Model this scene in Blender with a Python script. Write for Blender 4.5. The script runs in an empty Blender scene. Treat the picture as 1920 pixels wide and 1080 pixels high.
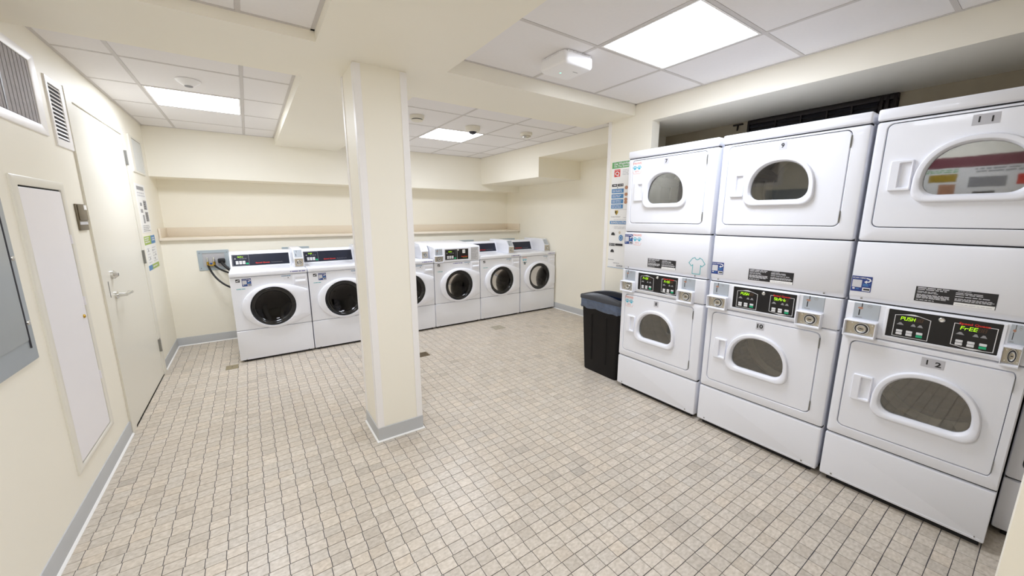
import bpy, bmesh, math, random
from mathutils import Vector, Matrix
R = math.radians
random.seed(7)
S = bpy.context.scene
COL = S.collection

# ------------------------------------------------------------------ camera, world, exposure
CAMZ = 1.5
cam = bpy.data.cameras.new('camera')
cam.sensor_fit = 'HORIZONTAL'; cam.sensor_width = 36.0
cam.lens = 708.0 / 1920 * 36
cam.clip_start = 0.02
co = bpy.data.objects.new('camera', cam); COL.objects.link(co)
co.location = (0, 0, CAMZ)
co.rotation_euler = (R(90 - 10.717), 0, R(-34.541))
S.camera = co
w = bpy.data.worlds.new('world'); S.world = w; w.use_nodes = True
w.node_tree.nodes['Background'].inputs[0].default_value = (.9, .93, 1, 1)
w.node_tree.nodes['Background'].inputs[1].default_value = 0.0
S.view_settings.view_transform = 'Standard'; S.view_settings.look = 'None'
S.view_settings.gamma = 1; S.view_settings.use_curve_mapping = False
S.view_settings.exposure = 0.0
LIGHT = 22.5          # radiance of the LED ceiling panels
S.cycles.max_bounces = 16; S.cycles.diffuse_bounces = 12; S.cycles.transparent_max_bounces = 16

# ------------------------------------------------------------------ materials
def lin(c):
    return tuple(((x / 255) / 12.92 if x / 255 <= .04045 else ((x / 255 + .055) / 1.055) ** 2.4) for x in c)
MATS = {}
def mat(name, rgb, rough=.5, metal=0.0, spec=.5, var=.04, scale=12, bump=0, bscale=200, emit=0, coat=0, detail=3):
    if name in MATS: return MATS[name]
    m = bpy.data.materials.new(name); m.use_nodes = True
    nt = m.node_tree; b = nt.nodes['Principled BSDF']
    c = lin(rgb)
    geo = nt.nodes.new('ShaderNodeNewGeometry')
    nz = nt.nodes.new('ShaderNodeTexNoise'); nz.inputs['Scale'].default_value = scale; nz.inputs['Detail'].default_value = detail
    nt.links.new(geo.outputs['Position'], nz.inputs['Vector'])
    mx = nt.nodes.new('ShaderNodeMix'); mx.data_type = 'RGBA'
    mx.inputs[6].default_value = (*[x * (1 - var) for x in c], 1)
    mx.inputs[7].default_value = (*[min(1, x * (1 + var)) for x in c], 1)
    nt.links.new(nz.outputs['Fac'], mx.inputs[0])
    nt.links.new(mx.outputs[2], b.inputs['Base Color'])
    b.inputs['Roughness'].default_value = rough; b.inputs['Metallic'].default_value = metal
    b.inputs['Specular IOR Level'].default_value = spec
    if coat: b.inputs['Coat Weight'].default_value = coat
    if bump:
        n2 = nt.nodes.new('ShaderNodeTexNoise'); n2.inputs['Scale'].default_value = bscale; n2.inputs['Detail'].default_value = 4
        nt.links.new(geo.outputs['Position'], n2.inputs['Vector'])
        bp = nt.nodes.new('ShaderNodeBump'); bp.inputs['Strength'].default_value = bump; bp.inputs['Distance'].default_value = .004
        nt.links.new(n2.outputs['Fac'], bp.inputs['Height']); nt.links.new(bp.outputs['Normal'], b.inputs['Normal'])
    if emit:
        b.inputs['Emission Color'].default_value = (*c, 1); b.inputs['Emission Strength'].default_value = emit
    MATS[name] = m
    return m

WALL = mat('cream_wall_paint', (244, 240, 227), .5, var=.015, scale=3, bump=.05, bscale=350)
BEAM = WALL
TRIMW = mat('white_corner_trim', (243, 241, 240), .4, var=.01)
DOORP = mat('cream_door_paint', (230, 227, 216), .35, var=.01, scale=2)
TILEC = mat('ceiling_tile_white', (238, 236, 236), .9, spec=.1, var=.02, scale=60, bump=.15, bscale=500)
GRID = mat('ceiling_grid_white', (206, 202, 200), .5, var=.01)
WHITE = mat('white_enamel', (236, 238, 245), .25, var=.012, scale=5, coat=.2)
WPLAS = mat('white_plastic', (237, 239, 247), .35, var=.01)
GREYB = mat('grey_vinyl_base', (192, 194, 196), .55, var=.03, scale=8)
CAULK = mat('white_caulk', (240, 240, 238), .5, var=.02)
LEDGE = mat('beige_laminate', (228, 217, 199), .4, var=.04, scale=90)
STEEL = mat('grey_painted_steel', (176, 188, 196), .4, .2, var=.04)
ELEC = mat('grey_panel_steel', (164, 172, 178), .34, .15, var=.08, scale=6)
CHROME = mat('chrome', (220, 220, 218), .18, 1.0, var=.03)
COINM = mat('brushed_coin_metal', (196, 188, 172), .32, .85, var=.12, scale=30)
COINP = mat('grey_coin_plate', (186, 194, 204), .35, .45, var=.05)
BLACK = mat('black_panel', (14, 12, 16), .3, var=.1)
NAVY = mat('navy_panel', (22, 28, 46), .3, var=.1)
DARK = mat('dark_gap', (26, 24, 24), .8, var=.1)
SEAL = mat('black_door_rim', (10, 10, 14), .12, spec=.6, var=.05)
DRUM = mat('drum_steel', (120, 116, 110), .3, .8, var=.2, scale=22, bump=.25, bscale=140)
DRUMW = mat('drum_galvanized', (240, 238, 230), .3, .1, var=.12, scale=10)
RED = mat('red_print', (216, 48, 34), .4); GREEN = mat('green_key', (24, 172, 120), .4)
LEDG = mat('green_led', (168, 230, 20), .4, emit=1.1); LEDOFF = mat('unlit_led', (84, 56, 36), .4)
INK = mat('ink_black', (34, 32, 34), .5); GREYK = mat('ink_grey', (150, 150, 154), .5); LGREY = mat('pale_grey_print', (206, 206, 210), .5)
OUTL = mat('white_print', (226, 226, 228), .5)
BLUE = mat('sticker_blue', (38, 60, 130), .4); LBLUE = mat('poster_blue', (70, 134, 190), .5); TEAL = mat('teal_print', (60, 170, 178), .5)
SKY = mat('paw_blue', (84, 188, 214), .5); CORAL = mat('coral_print', (236, 160, 146), .5)
PGREEN = mat('poster_green', (104, 172, 104), .5); LIME = mat('poster_lime', (160, 186, 80), .5); GOLD = mat('gold_print', (176, 146, 40), .5)
TAN = mat('tan_photo_print', (190, 140, 110), .5); PAPER = mat('poster_paper', (243, 243, 242), .35, var=.01)
BINP = mat('black_bin_plastic', (14, 11, 12), .45, spec=.25, var=.1, bump=.1); BINR = mat('charcoal_bin_rim', (58, 60, 66), .4, var=.08)
LINER = mat('navy_bin_liner', (70, 86, 112), .12, spec=1.0, var=.4, scale=22)
BRASS = mat('brass', (196, 160, 70), .3, .9); HOSE = mat('black_rubber', (20, 20, 22), .45); BLUEK = mat('blue_knob', (44, 84, 170), .4)
BRONZE = mat('bronze_plate', (120, 110, 92), .4, .4, var=.1); FILTER = mat('grey_filter', (178, 175, 178), .8, var=.18, scale=40)
DKIRON = mat('dark_iron', (36, 30, 30), .5, .3, var=.25, scale=30); DKGREY = mat('dark_grey_iron', (62, 62, 68), .45, .4, var=.2)
HINGE = mat('hinge_steel', (150, 150, 146), .35, .8); CREAMP = mat('cream_device_plastic', (230, 226, 214), .45)
CAMB = mat('camera_dome_black', (18, 20, 40), .06, spec=.8); APW = mat('access_point_white', (246, 246, 248), .4, var=.01)
DRAIN = mat('olive_drain_plate', (150, 138, 110), .5, .2, var=.15, scale=60); DRAIN2 = mat('brown_drain_plate', (122, 104, 74), .5, .2, var=.2, scale=60)
DRAIN3 = mat('grey_cleanout_plate', (168, 160, 142), .5, .1, var=.1, scale=60)
PANELW = mat('lilac_white_panel', (240, 238, 242), .4, var=.01)
LEDSM = mat('status_led', (120, 240, 200), .4, emit=1.5)
GROUT = mat('dark_grout', (76, 74, 80), .8, var=.12, scale=30)
SHIRT = TEAL

def glassmat(name, tint, base, rough=.03, gcol=(.93, .93, .9)):
    m = bpy.data.materials.new(name); m.use_nodes = True; nt = m.node_tree
    nt.nodes.clear()
    out = nt.nodes.new('ShaderNodeOutputMaterial'); mix = nt.nodes.new('ShaderNodeMixShader')
    tr = nt.nodes.new('ShaderNodeBsdfTransparent'); tr.inputs[0].default_value = (*lin(tint), 1)
    gl = nt.nodes.new('ShaderNodeBsdfGlossy'); gl.inputs['Roughness'].default_value = rough
    gl.inputs[0].default_value = (*gcol, 1)
    fr = nt.nodes.new('ShaderNodeFresnel'); fr.inputs[0].default_value = 1.5
    nz = nt.nodes.new('ShaderNodeTexNoise'); nz.inputs['Scale'].default_value = 4
    bp = nt.nodes.new('ShaderNodeBump'); bp.inputs['Strength'].default_value = .004; bp.inputs['Distance'].default_value = .01
    nt.links.new(nz.outputs['Fac'], bp.inputs['Height']); nt.links.new(bp.outputs['Normal'], gl.inputs['Normal'])
    ma = nt.nodes.new('ShaderNodeMath'); ma.operation = 'ADD'; ma.use_clamp = True; ma.inputs[1].default_value = base
    nt.links.new(fr.outputs[0], ma.inputs[0]); nt.links.new(ma.outputs[0], mix.inputs[0])
    nt.links.new(tr.outputs[0], mix.inputs[1]); nt.links.new(gl.outputs[0], mix.inputs[2]); nt.links.new(mix.outputs[0], out.inputs[0])
    MATS[name] = m; return m
DGLASS = glassmat('dryer_window_glass', (190, 186, 176), .15)
WGLASS = glassmat('washer_door_glass', (112, 106, 110), .0, .03, (.6, .58, .58))

def tile_mat():
    m = bpy.data.materials.new('stone_floor_tile'); m.use_nodes = True; nt = m.node_tree; b = nt.nodes['Principled BSDF']
    geo = nt.nodes.new('ShaderNodeNewGeometry'); at = nt.nodes.new('ShaderNodeAttribute'); at.attribute_name = 'tone'
    n1 = nt.nodes.new('ShaderNodeTexNoise'); n1.inputs['Scale'].default_value = 46; n1.inputs['Detail'].default_value = 5
    mp = nt.nodes.new('ShaderNodeMapping'); mp.inputs['Scale'].default_value = (1, 1.6, 1)
    nt.links.new(geo.outputs['Position'], mp.inputs[0]); nt.links.new(mp.outputs[0], n1.inputs['Vector'])
    rp = nt.nodes.new('ShaderNodeValToRGB')
    e = rp.color_ramp.elements
    e[0].position = .28; e[0].color = (*lin((188, 178, 164)), 1)
    e[1].position = .72; e[1].color = (*lin((220, 211, 199)), 1)
    k = e.new(.5); k.color = (*lin((206, 196, 182)), 1)
    nt.links.new(n1.outputs['Fac'], rp.inputs[0])
    vo = nt.nodes.new('ShaderNodeTexNoise'); vo.inputs['Scale'].default_value = 130; vo.inputs['Detail'].default_value = 2
    nt.links.new(geo.outputs['Position'], vo.inputs['Vector'])
    sp = nt.nodes.new('ShaderNodeValToRGB'); q = sp.color_ramp.elements
    q[0].position = .27; q[0].color = (.55, .52, .48, 1); q[1].position = .32; q[1].color = (1, 1, 1, 1)
    k2 = q.new(.69); k2.color = (1, 1, 1, 1); k3 = q.new(.74); k3.color = (1.12, 1.12, 1.12, 1)
    nt.links.new(vo.outputs['Fac'], sp.inputs[0])
    m1 = nt.nodes.new('ShaderNodeMix'); m1.data_type = 'RGBA'; m1.blend_type = 'MULTIPLY'; m1.inputs[0].default_value = .85
    nt.links.new(rp.outputs[0], m1.inputs[6]); nt.links.new(sp.outputs[0], m1.inputs[7])
    m2 = nt.nodes.new('ShaderNodeMix'); m2.data_type = 'RGBA'; m2.blend_type = 'MULTIPLY'; m2.inputs[0].default_value = 1
    nt.links.new(m1.outputs[2], m2.inputs[6]); nt.links.new(at.outputs['Color'], m2.inputs[7])
    nt.links.new(m2.outputs[2], b.inputs['Base Color'])
    b.inputs['Roughness'].default_value = .34; b.inputs['Specular IOR Level'].default_value = .4
    bp = nt.nodes.new('ShaderNodeBump'); bp.inputs['Strength'].default_value = .12; bp.inputs['Distance'].default_value = .002
    nt.links.new(n1.outputs['Fac'], bp.inputs['Height']); nt.links.new(bp.outputs['Normal'], b.inputs['Normal'])
    return m
FTILE = tile_mat()

# ------------------------------------------------------------------ mesh builder
class MB:
    def __init__(s): s.V = []; s.F = []; s.I = []; s.mats = []; s.cur = 0
    def m(s, material):
        if material not in s.mats: s.mats.append(material)
        s.cur = s.mats.index(material); return s
    def add(s, vs, fs):
        o = len(s.V); s.V += [tuple(v) for v in vs]
        for f in fs: s.F.append([i + o for i in f]); s.I.append(s.cur)
        return s
    def box(s, x0, x1, y0, y1, z0, z1, bev=0, seg=2):
        vs = [(x, y, z) for x in (x0, x1) for y in (y0, y1) for z in (z0, z1)]
        fs = [(0, 1, 3, 2), (4, 6, 7, 5), (0, 4, 5, 1), (2, 3, 7, 6), (0, 2, 6, 4), (1, 5, 7, 3)]
        if not bev: return s.add(vs, fs)
        bm = bmesh.new(); bv = [bm.verts.new(v) for v in vs]
        for f in fs: bm.faces.new([bv[i] for i in f])
        bmesh.ops.bevel(bm, geom=list(bm.edges), offset=bev, segments=seg, profile=.5, affect='EDGES')
        bm.verts.index_update()
        s.add([v.co for v in bm.verts], [[v.index for v in f.verts] for f in bm.faces]); bm.free(); return s
    def loft(s, loops, cap0=False, cap1=False):
        n = len(loops[0]); assert all(len(l) == n for l in loops); vs = [p for l in loops for p in l]; fs = []
        for k in range(len(loops) - 1):
            a = k * n; b = a + n
            for i in range(n):
                j = (i + 1) % n; fs.append((a + i, a + j, b + j, b + i))
        if cap0: fs.append(tuple(reversed(range(n))))
        if cap1: fs.append(tuple(range((len(loops) - 1) * n, len(loops) * n)))
        return s.add(vs, fs)
    def prism(s, prof, fn, a, b):      # closed profile extruded between a and b; fn(p, t) -> xyz
        return s.loft([[fn(p, a) for p in prof], [fn(p, b) for p in prof]], True, True)
    def tube(s, pts, r, n=10, caps=True, r1=None):
        pts = [Vector(p) for p in pts]; loops = []
        up = Vector((0, 0, 1))
        for i, p in enumerate(pts):
            d = (pts[min(i + 1, len(pts) - 1)] - pts[max(i - 1, 0)]).normalized()
            u = d.cross(up); u = u.normalized() if u.length > 1e-4 else Vector((1, 0, 0))
            v = d.cross(u).normalized(); up = -v if i == -1 else up
            rr = r if r1 is None else r + (r1 - r) * i / (len(pts) - 1)
            loops.append([p + (u * math.cos(2 * math.pi * k / n) + v * math.sin(2 * math.pi * k / n)) * rr for k in range(n)])
        return s.loft(loops, caps, caps)
    def lathe(s, prof, c, ax, n=32, cap0=False, cap1=False):   # prof [(r, h)] about axis ax from c
        ax = Vector(ax).normalized(); u = ax.orthogonal().normalized(); v = ax.cross(u); c = Vector(c)
        return s.loft([[c + ax * h + (u * math.cos(2 * math.pi * k / n) + v * math.sin(2 * math.pi * k / n)) * r for k in range(n)] for r, h in prof], cap0, cap1)
    def mesh(s, name, smooth=True, ang=35):
        me = bpy.data.meshes.new(name); me.from_pydata(s.V, [], s.F)
        for m in s.mats: me.materials.append(m)
        me.polygons.foreach_set('material_index', s.I)
        bm = bmesh.new(); bm.from_mesh(me); bmesh.ops.recalc_face_normals(bm, faces=bm.faces); bm.to_mesh(me); bm.free()
        if smooth:
            me.polygons.foreach_set('use_smooth', [True] * len(me.polygons)); me.set_sharp_from_angle(angle=R(ang))
        me.update(); return me
def link(name, me, parent=None):
    o = bpy.data.objects.new(name, me); COL.objects.link(o)
    if parent: o.parent = parent
    return o
def obj(name, mb, parent=None, **k): return link(name, mb.mesh(name, **k), parent)
def thing(name, loc, rz, label, cat, group=None):
    o = bpy.data.objects.new(name, None); COL.objects.link(o); o.location = loc; o.rotation_euler = (0, 0, rz)
    o.empty_display_size = .1
    return tag(o, label, cat, group)
def tag(o, label, cat, group=None):
    o['label'] = label; o['category'] = cat
    if group: o['group'] = group
    return o
def struct(name, mb, parent=None, **k):
    o = obj(name, mb, parent, **k)
    if not parent: o['kind'] = 'structure'
    return o
CACHE = {}; NARROW = False      # the nearest dryer stack is a narrower cabinet
def part(name, key, build, parent, **k):     # parts of alike things share one mesh
    if NARROW: key += 'narrow'
    if key not in CACHE:
        mb = build()
        if NARROW: mb.V = [(x if x < .53 else .53 + (x - .53) * .42, y, z) for x, y, z in mb.V]
        CACHE[key] = mb.mesh(name, **k)
    return link(name, CACHE[key], parent)
def bx(m, *a, **k): return MB().m(m).box(*a, **k)

# ---- flat print on a plane
class Print:
    def __init__(s, o, u, v, n, t=.0004): s.o = Vector(o); s.u = Vector(u); s.v = Vector(v); s.n = Vector(n); s.t = t; s.mb = MB(); s.k = 1; s.cnt = 0
    def P(s, a, b, c): return s.o + s.u * a + s.v * b + s.n * c
    def poly(s, pts, m, lay=None):
        c = s.t * (lay if lay is not None else s.k) + s.cnt * 3e-6; s.cnt += 1
        s.mb.m(m).add([s.P(a, b, c) for a, b in pts], [tuple(range(len(pts)))]); return s
    def rect(s, a0, b0, a1, b1, m, lay=None): return s.poly([(a0, b0), (a1, b0), (a1, b1), (a0, b1)], m, lay)
    def up(s): s.k += 1; return s
    def line(s, pts, w, m, closed=True):
        n = len(pts)
        for i in range(n if closed else n - 1):
            p = Vector(pts[i]); q = Vector(pts[(i + 1) % n]); d = (q - p).normalized(); e = Vector((-d.y, d.x)) * w / 2; d = d * w / 2
            s.poly([tuple(p - d - e), tuple(q + d - e), tuple(q + d + e), tuple(p - d + e)], m)
        return s
    def disc(s, a, b, r, m, n=16, rb=None): return s.poly([(a + r * math.cos(2 * math.pi * i / n), b + (rb or r) * math.sin(2 * math.pi * i / n)) for i in range(n)], m)
    def ring(s, a, b, r, w, m, n=20): return s.line([(a + r * math.cos(2 * math.pi * i / n), b + r * math.sin(2 * math.pi * i / n)) for i in range(n)], w, m)
    def text(s, st, a, b, wd, ht, m, bold=.0):
        vs, fs = textmesh(st, bold)
        xs = [v[0] for v in vs]; ys = [v[1] for v in vs]; x0, x1, y0, y1 = min(xs), max(xs), min(ys), max(ys)
        sc = min(wd / (x1 - x0), ht / (y1 - y0)); sx = sc
        if wd / (x1 - x0) < sc * 1.6: sx = wd / (x1 - x0)
        s.mb.m(m).add([s.P(a + (x - (x0 + x1) / 2) * sx, b + (y - (y0 + y1) / 2) * sc, s.t * (s.k + .3)) for x, y in vs], fs); return s
    def greek(s, a0, b0, a1, b1, rows, m, seed=0, fill=.55, ragged=.35):
        r = random.Random(seed); h = (b1 - b0) / rows
        for i in range(rows):
            y = b1 - (i + .5) * h; x = a0; end = a1 - (a1 - a0) * r.random() * ragged
            while x < end - h * .6:
                wl = min(h * r.uniform(1.2, 4.2), end - x)
                s.rect(x, y - h * fill / 2, x + wl, y + h * fill / 2, m); x += wl + h * .45
        return s
TXT = {}
def textmesh(st, bold=0):
    if (st, bold) not in TXT:
        c = bpy.data.curves.new('txt', 'FONT'); c.body = st; c.resolution_u = 3; c.offset = bold; c.fill_mode = 'FRONT'
        o = bpy.data.objects.new('txt', c); COL.objects.link(o)
        bpy.context.view_layer.update()
        me = bpy.data.meshes.new_from_object(o.evaluated_get(bpy.context.evaluated_depsgraph_get()))
        TXT[(st, bold)] = ([(v.co.x, v.co.y) for v in me.vertices], [tuple(p.vertices) for p in me.polygons])
        bpy.data.objects.remove(o); bpy.data.meshes.remove(me); bpy.data.curves.remove(c)
    return TXT[(st, bold)]
SEG = {'P': 'abefg', 'U': 'bcdef', 'S': 'acdfg', 'H': 'bcefg', 'F': 'aefg', 'r': 'eg', 'E': 'adefg', 't': 'defg', 'A': 'abcefg', '8': 'abcdefg', 'o': 'cdeg', ' ': ''}
def seven(pr, st, a, b, cw, ch, m):
    for i, c in enumerate(st):
        x = a + i * cw * 1.22; t = cw * .2
        R_ = {'a': (x, b + ch - t, x + cw, b + ch), 'd': (x, b, x + cw, b + t), 'g': (x, b + ch / 2 - t / 2, x + cw, b + ch / 2 + t / 2),
              'f': (x, b + ch / 2, x + t, b + ch), 'e': (x, b, x + t, b + ch / 2), 'b': (x + cw - t, b + ch / 2, x + cw, b + ch), 'c': (x + cw - t, b, x + cw, b + ch / 2)}
        for k in SEG[c]:
            x0, y0, x1, y1 = R_[k]; sk = lambda y: (y - b) * .12
            pr.poly([(x0 + sk(y0), y0), (x1 + sk(y0), y0), (x1 + sk(y1), y1), (x0 + sk(y1), y1)], m)

# ---- closed outlines
def rrect(x0, x1, y0, y1, r, n=6):
    pts = []
    for cx, cy, a0 in ((x1 - r, y1 - r, 0), (x0 + r, y1 - r, 90), (x0 + r, y0 + r, 180), (x1 - r, y0 + r, 270)):
        for i in range(n + 1):
            a = R(a0 + 90 * i / n); pts.append((cx + r * math.cos(a), cy + r * math.sin(a)))
    return pts
def inset(lp, d):     # shrink an outline towards its centre box
    xs = [p[0] for p in lp]; ys = [p[1] for p in lp]; cx = (min(xs) + max(xs)) / 2; cy = (min(ys) + max(ys)) / 2
    hx = (max(xs) - min(xs)) / 2; hy = (max(ys) - min(ys)) / 2
    return [(cx + (x - cx) * (hx - d) / hx, cy + (y - cy) * (hy - d) / hy) for x, y in lp]
def raycast(lp, c, angs):
    out = []; n = len(lp)
    for a in angs:
        dx, dy = math.cos(a), math.sin(a); best = None
        for i in range(n):
            x1, y1 = lp[i][0] - c[0], lp[i][1] - c[1]; x2, y2 = lp[(i + 1) % n][0] - c[0], lp[(i + 1) % n][1] - c[1]
            ex, ey = x2 - x1, y2 - y1; den = dx * ey - dy * ex
            if abs(den) < 1e-12: continue
            t = (x1 * ey - y1 * ex) / den; q = (x1 * dy - y1 * dx) / den
            if t > 0 and -1e-6 <= q <= 1 + 1e-6 and (best is None or t > best): best = t
        out.append((c[0] + dx * best, c[1] + dy * best))
    return out
def angles(c, *loops, n=72):
    A = {round(2 * math.pi * i / n, 5) for i in range(n)}
    for lp in loops: A |= {round(math.atan2(y - c[1], x - c[0]) % (2 * math.pi), 5) for x, y in lp}
    A = sorted(A); B = [A[0]]
    for a in A[1:]:
        if a - B[-1] > .002: B.append(a)
    return B
def uz(lp, d): return [(x, d, z) for x, z in lp]     # outline on a machine front at depth d
def circ(cx, cy, r, n=48): return [(cx + r * math.cos(2 * math.pi * i / n), cy + r * math.sin(2 * math.pi * i / n)) for i in range(n)]

# ================================================================== ROOM
XL, XR, YB, YR = -.83, 4.075, 5.70, 6.08     # left wall, right wall, lower back wall, recessed back wall
ZC, ZB, ZF = 2.45, 2.36, 2.41                 # tile ceiling, beam underside, front-left ceiling
YF = -1.5
XA, XAB = 2.87, 3.57                          # dryer alcove face and back
# floor > floor_tile pieces over a grout bed
fl = struct('floor', bx(GROUT, XL - .1, XR + .1, YF - .1, YR + .1, -.12, -.0022))
PX, PY, X0, Y0 = .0761, .0610, .9815, 1.4045
th, ph, f_ = R(10.717), R(34.541), 708.0
def proj(x, y, z):
    F = math.sin(ph) * x + math.cos(ph) * y; r_ = math.cos(ph) * x - math.sin(ph) * y; z -= CAMZ
    c = F * math.cos(th) - z * math.sin(th); u = F * math.sin(th) + z * math.cos(th)
    return (960 + f_ * r_ / c, 540 - f_ * u / c) if c > .05 else (-9e3, 9e3)
tiles = []
rt = random.Random(3)
for j in range(int((YF - Y0) / PY) - 1, int((YR - Y0) / PY) + 1):
    off = (.0021 if j % 2 else -.0021) + rt.uniform(-.0006, .0006)
    for i in range(int((XL - X0) / PX) - 1, int((XR - X0) / PX) + 1):
        x = X0 + i * PX + off; y = Y0 + j * PY + rt.uniform(-.0005, .0005)
        if x + PX < XL or x > XR or y + PY < YF or y > YB: continue
        if y > 4.85 and x > -.2: continue
        if x > 2.95 and y < 2.5: continue
        a = [proj(*p, 0) for p in ((x, y), (x + PX, y), (x + PX, y + PY), (x, y + PY))]
        ok = all(-20 < p[0] < 1940 and 0 < p[1] < 1100 for p in a) and not (x > 2.56 and y < 2.1) and not (.5 < x < .9 and 2.35 < y < 2.75)
        ar = abs(sum(a[k][0] * a[(k + 1) % 4][1] - a[(k + 1) % 4][0] * a[k][1] for k in range(4))) / 2 if ok else 0
        tiles.append((ar, x, y))
tiles.sort(reverse=True)
def tile_geo(w, h, g=.0011):
    e = .0005
    v = [(g, g, -.004), (w - g, g, -.004), (w - g, h - g, -.004), (g, h - g, -.004), (g + e, g + e, 0), (w - g - e, g + e, 0), (w - g - e, h - g - e, 0), (g + e, h - g - e, 0)]
    return v, [(4, 5, 6, 7), (0, 1, 5, 4), (1, 2, 6, 5), (2, 3, 7, 6), (3, 0, 4, 7)]
def tone(r):
    k = r.gauss(.965, .036); wm = r.gauss(0, .008)
    if r.random() < .06: k *= .88
    return (min(1.2, k * (1 + wm)), min(1.2, k), min(1.2, k * (1 - wm * 1.3)), 1)
def set_tone(me, cols):
    a = me.color_attributes.new('tone', 'FLOAT_COLOR', 'CORNER')
    a.data.foreach_set('color', [c for col in cols for c in col])
variants = []
for k in range(24):
    me = MB().m(FTILE).add(*tile_geo(PX, PY)).mesh('floor_tile', smooth=False); set_tone(me, [tone(rt)] * len(me.loops)); variants.append(me)
for ar, x, y in tiles[:300]:
    o = link('floor_tile', rt.choice(variants), fl); o.location = (x, y, 0)
mb = MB().m(FTILE); cols = []
for ar, x, y in tiles[300:]:
    v, f = tile_geo(PX, PY); mb.add([(a + x, b + y, c) for a, b, c in v], f); cols += [tone(rt)] * 20
me = bpy.data.meshes.new('floor_tiles'); me.from_pydata(mb.V, [], mb.F); me.materials.append(FTILE); set_tone(me, cols)
o = link('floor_tiles', me, fl); o['kind'] = 'stuff'

# walls
struct('wall_left', bx(WALL, XL - .12, XL, YF, YR + .1, -.05, 2.62))
wb = MB().m(WALL).box(XL, XR, YB, YR + .1, -.05, 1.234).box(XL, XR, YR, YR + .1, 1.2, 1.95)
struct('wall_back', wb)
struct('trim_1', bx(BEAM, XL, XR, YB, YR + .1, 1.928, 2.62))                     # soffit over the ledge
struct('wall_right', bx(WALL, XR, XR + .12, 2.45, YR + .1, -.05, 2.62))
wa = MB().m(WALL).box(XA, XA + .1, 2.10, 2.57, -.05, 2.62).box(XA + .1, XR, 2.44, 2.57, -.05, 2.62)
wa.box(XA, XAB + .1, YF, 2.10, 2.29, 2.62).box(XA + .1, XAB + .1, 2.10, 2.44, 2.29, 2.62)
struct('wall_alcove', wa)
struct('wall_alcove_back', bx(mat('brown_grey_alcove_wall', (168, 158, 138), .8, var=.1, scale=9), XAB, XAB + .1, YF, 2.44, -.05, 2.29))  # alcove back wall in a darker brown-grey than the cream walls
struct('wall_front', bx(WALL, XL - .1, XAB + .1, YF - .1, YF, -.05, 2.62))
struct('wall_near_right', bx(WALL, 1.30, 1.42, YF, -.030, 0, ZC))
# beams and soffits
struct('trim_2', bx(BEAM, XL, XA, 2.28, 2.86, ZB, 2.62))
struct('trim_3', MB().m(BEAM).box(.372, 1.09, YF, 2.28, ZB, 2.62).box(.372, 1.09, 2.86, YB, ZB, 2.62))
struct('trim_4', MB().m(BEAM).box(3.30, XR, 4.16, YB, 2.026, 2.62).box(3.30, XR, 2.57, 4.16, 2.283, 2.62))
obj('corner_strip', bx(TRIMW, XA - .004, XA + .0, 2.535, 2.572, .10, ZB)).update_tag()
o = bpy.data.objects['corner_strip']; tag(o, 'white corner strip on the wall edge beside the tall poster', 'corner strip')
# baseboards with a white bead at the floor
def baseboard(name, a, b, n):      # a,b ends on the wall; n outward normal
    a, b, n = Vector(a), Vector(b), Vector(n)
    prof = [(0, 0), (.006, 0), (.006, .09), (.004, .098), (0, .1)]
    m_ = MB().m(GREYB).prism(prof, lambda p, t: t + n * p[0] + Vector((0, 0, p[1])), a, b)
    o = struct(name, m_)
    obj('floor_bead', MB().m(CAULK).prism([(.006, 0), (.016, 0), (.012, .006), (.006, .009)], lambda p, t: t + n * p[0] + Vector((0, 0, p[1])), a, b), o)
baseboard('baseboard_left', (XL, YF, 0), (XL, 3.50, 0), (1, 0, 0))
baseboard('baseboard_left_far', (XL, 4.86, 0), (XL, YB, 0), (1, 0, 0))
baseboard('baseboard_back', (XL, YB, 0), (XR, YB, 0), (0, -1, 0))
baseboard('baseboard_right', (XR, YB, 0), (XR, 2.57, 0), (-1, 0, 0))

# ceiling > tiles, grid bars
ce = struct('ceiling', bx(TILEC, XL - .1, XR + .1, YF - .1, YR + .1, 2.62, 2.70))
lights = []
def bay(x0, x1, y0, y1, z, xs, ys, lit):
    xs, ys = sorted(xs), sorted(ys)
    X = [x0] + [v for v in xs if x0 + .03 < v < x1 - .03] + [x1]; Y = [y0] + [v for v in ys if y0 + .03 < v < y1 - .03] + [y1]
    for i in range(len(X) - 1):
        for j in range(len(Y) - 1):
            if any(X[i] - .01 < lx < X[i + 1] and Y[j] - .01 < ly < Y[j + 1] for lx, ly in lit):
                lights.append((X[i], X[i + 1], Y[j], Y[j + 1], z)); continue
            g = .0115; a, b, c, d = X[i] + g, X[i + 1] - g, Y[j] + g, Y[j + 1] - g
            obj('ceiling_tile', MB().m(TILEC).add([(a, c, z + .001), (b, c, z + .001), (b, d, z + .001), (a, d, z + .001), (a - .004, c - .004, z + .012), (b + .004, c - .004, z + .012), (b + .004, d + .004, z + .012), (a - .004, d + .004, z + .012)],
                [(0, 1, 2, 3), (0, 4, 5, 1), (1, 5, 6, 2), (2, 6, 7, 3), (3, 7, 4, 0), (4, 7, 6, 5)]), ce, smooth=False)
    for v in X[1:-1]: obj('grid_bar', MB().m(GRID).box(v - .0105, v + .0105, y0, y1, z - .001, z + .006).m(DARK).box(v - .014, v + .014, y0, y1, z + .0065, z + .016), ce, smooth=False)
    for v in Y[1:-1]: obj('grid_bar', MB().m(GRID).box(x0, x1, v - .0105, v + .0105, z - .0006, z + .0055).m(DARK).box(x0, x1, v - .014, v + .014, z + .0068, z + .0155), ce, smooth=False)
    for bxs in ((x0, x0 + .018, y0, y1), (x1 - .018, x1, y0, y1), (x0, x1, y0, y0 + .018), (x0, x1, y1 - .018, y1)):
        obj('grid_angle', bx(GRID, *bxs, z - .0014, z + .005), ce, smooth=False)
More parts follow.
